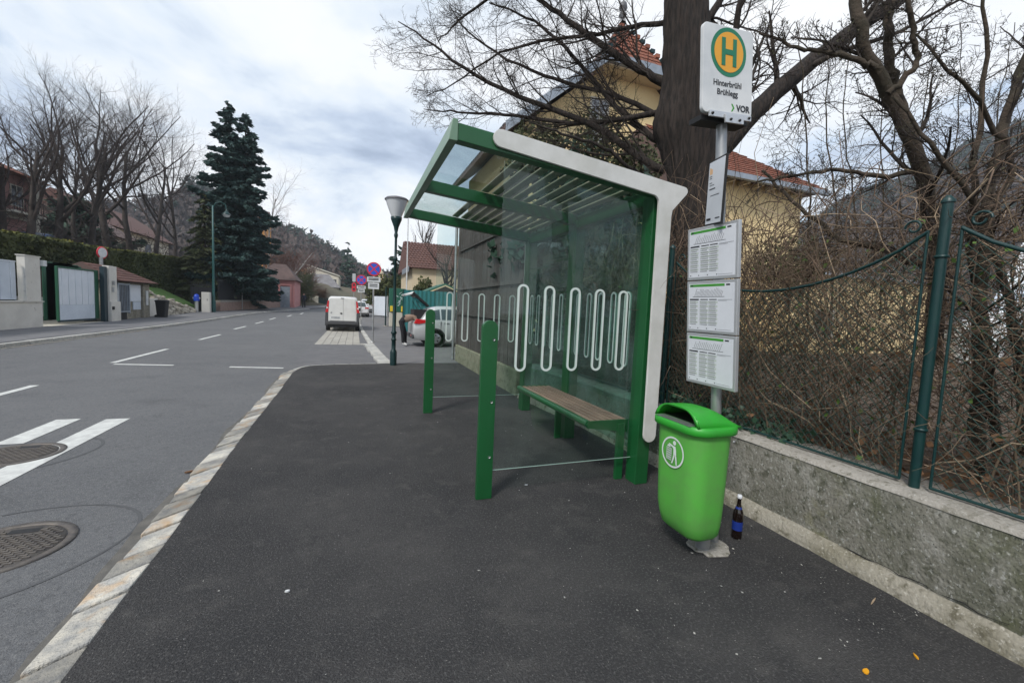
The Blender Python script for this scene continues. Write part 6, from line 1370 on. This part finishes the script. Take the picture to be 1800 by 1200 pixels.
def forest(name, label, A, Fo, n, h, w_, mats, pine, seed, tri=26):
    r_ = np.random.default_rng(seed); VV, MI = [], []
    for k in range(n):
        s_ = r_.random()*(len(A)-1); i = int(s_); f = s_-i; u = r_.random()**.8; u = min(u*1.03, 1.)
        a = A[i]*(1-f)+A[min(i+1, len(A)-1)]*f; b = Fo[i]*(1-f)+Fo[min(i+1, len(A)-1)]*f; p = b*(1-u)+a*u; p[2] = b[2]+(a[2]-b[2])*u**.9
        hh = h*r_.uniform(.7, 1.25); isp = r_.random() < pine(u, i/len(A)); m = tri; zf = r_.random(m); rad = (w_*(1-zf*.8) if isp else w_*1.1*np.sin(np.pi*(.15+.8*zf)))*r_.random(m)**.5; an = r_.random(m)*6.283
        c = np.stack([p[0]+rad*np.cos(an), p[1]+rad*np.sin(an), p[2]+hh*(.25+.75*zf)], 1); t_ = c[:, None, :]+r_.normal(size=(m, 3, 3))*(w_*.30)*np.array([1, 1, .8 if isp else 1.3]); VV.append(t_.reshape(-1, 3)); MI += [1 if isp else 0]*m
    V = np.concatenate(VV); o = arr_obj(name, V, np.arange(len(V)).reshape(-1, 3), mats, mi=MI, kind='stuff'); o['label'] = label; o['category'] = 'forest'
rp = [at(330, 330, Y=300), at(430, 385, Y=300), at(480, 415, Y=300), at(530, 425, Y=300), at(580, 452, Y=300), at(620, 478, Y=300), at(650, 497, Y=300), at(760, 505, Y=300), at(900, 505, Y=300)]
ft = [(p.x*.62-5, 150, .5) for p in rp]
A, Fo = hill('hill', [tuple(p) for p in rp], ft, 12, 'hill_soil', .6, 1)
forest('hill_forest', 'wooded hillside of pines and bare trees beyond the bend', A, Fo, 1500, 8, 3.2, ['hill_bare', 'hill_pine'], lambda u, s: .85 if u > .72 else .18, 2)
rp = [at(1340, 430, X=420), at(1440, 392, X=420), at(1500, 352, X=420), at(1600, 318, X=420), at(1700, 268, X=420), at(1800, 226, X=420), at(1950, 180, X=420)]
ft = [(170, p.y*.55, .5) for p in rp]
A, Fo = hill('hill', [tuple(p) for p in rp], ft, 14, 'hill_soil', 1.0, 3)
forest('hill_forest', 'wooded mountain slope rising behind the garden trees', A, Fo, 2600, 7, 4.0, ['hill_bare', 'hill_pine'], lambda u, s: .8 if u > .55 else .15, 4, 22)
rp = [at(-200, 395, X=-120), at(0, 372, X=-120), at(120, 385, X=-120), at(220, 372, X=-120), at(330, 352, X=-120)]
ft = [(-62, p.y*.6, 6) for p in rp]
A, Fo = hill('hill', [tuple(p) for p in rp], ft, 10, 'hill_soil', .5, 5)
forest('hill_forest', 'brown wooded rise behind the bare beeches', A, Fo, 900, 7, 2.6, ['hill_bare', 'hill_pine'], lambda u, s: .15, 6)

# ------------------------------------------------------------------ litter and small bits
def chip(name, label, cat, px, py, sx_, sy_, h_, matn, rz_=0., group=None, z=0.):
    p = at(px, py, Z=z); mb = MB(); n = 9; top = [(sx_*.5*math.cos(6.283*k/n)*rnd.uniform(.75, 1.1), sy_*.5*math.sin(6.283*k/n)*rnd.uniform(.75, 1.1)) for k in range(n)]
    mb.prism(top, lambda u, v, q: (u, v, q), .0, h_); o = mb.build(name, matn, label=label, cat=cat, group=group, loc=(p.x, p.y, z+.002)); o.rotation_euler = (0, 0, rz_); return o
chip('pebble', 'white pebble lying alone on the dark pavement', 'pebble', 505, 1040, .024, .016, .008, 'sign_white')
chip('fallen_leaf', 'curled orange brown leaf on the pavement by the wall', 'leaf', 1522, 1181, .042, .026, .006, 'sign_amber', .4)
o = chip('cigarette_end', 'orange cigarette end on the pavement below the wall', 'cigarette end', 1610, 1155, .035, .009, .008, 'sign_amber', 1.0)
chip('twig_litter', 'small dry twig fallen beside the wall footing', 'twig', 1535, 1057, .09, .008, .005, 'bramble_pale', .3)
chip('fallen_leaf', 'dry brown leaf caught against the granite kerb', 'leaf', 332, 830, .07, .03, .012, 'dead_leaf', .5, z=-.075)
chip('paper_scrap', 'pale paper scrap on the pavement in front of the shelter', 'litter', 925, 852, .03, .016, .002, 'paper')
n = 520; P_ = np.empty((n, 3)); P_[:, 1] = 1.2+NP.random(n)**1.5*6.5; P_[:, 0] = np.where(NP.random(n) < .6, 2.9-NP.random(n)**1.6*1.6, NP.uniform(-.9, 2.8, n)); P_[:, 2] = .004
V, F = leaves(P_, np.full(n, .0065)*NP.choice([.5, .8, 1., 1.8], n), 1.6); V[:, 2] = .003+NP.random(len(V))*.004; o = arr_obj('grit', V, F, 'granite_pale', kind='stuff'); o['label'] = 'scattered pale grit and chips on the dark pavement'; o['category'] = 'grit'

# ------------------------------------------------------------------ valley haze
hz = MB().box(-500, 500, -150, 500, -2, 190).build('haze', 'black', kind='stuff'); hz['label'] = 'thin pale air haze filling the valley'; hz['category'] = 'haze'
hm = bpy.data.materials.new('haze'); hm.use_nodes = True; hn = hm.node_tree.nodes; hn.clear(); ho_ = hn.new('ShaderNodeOutputMaterial'); pv = hn.new('ShaderNodeVolumePrincipled')
pv.inputs['Color'].default_value = (.80, .88, .98, 1); pv.inputs['Density'].default_value = .00035; hm.node_tree.links.new(pv.outputs[0], ho_.inputs['Volume'])
hz.data.materials.clear(); hz.data.materials.append(hm)
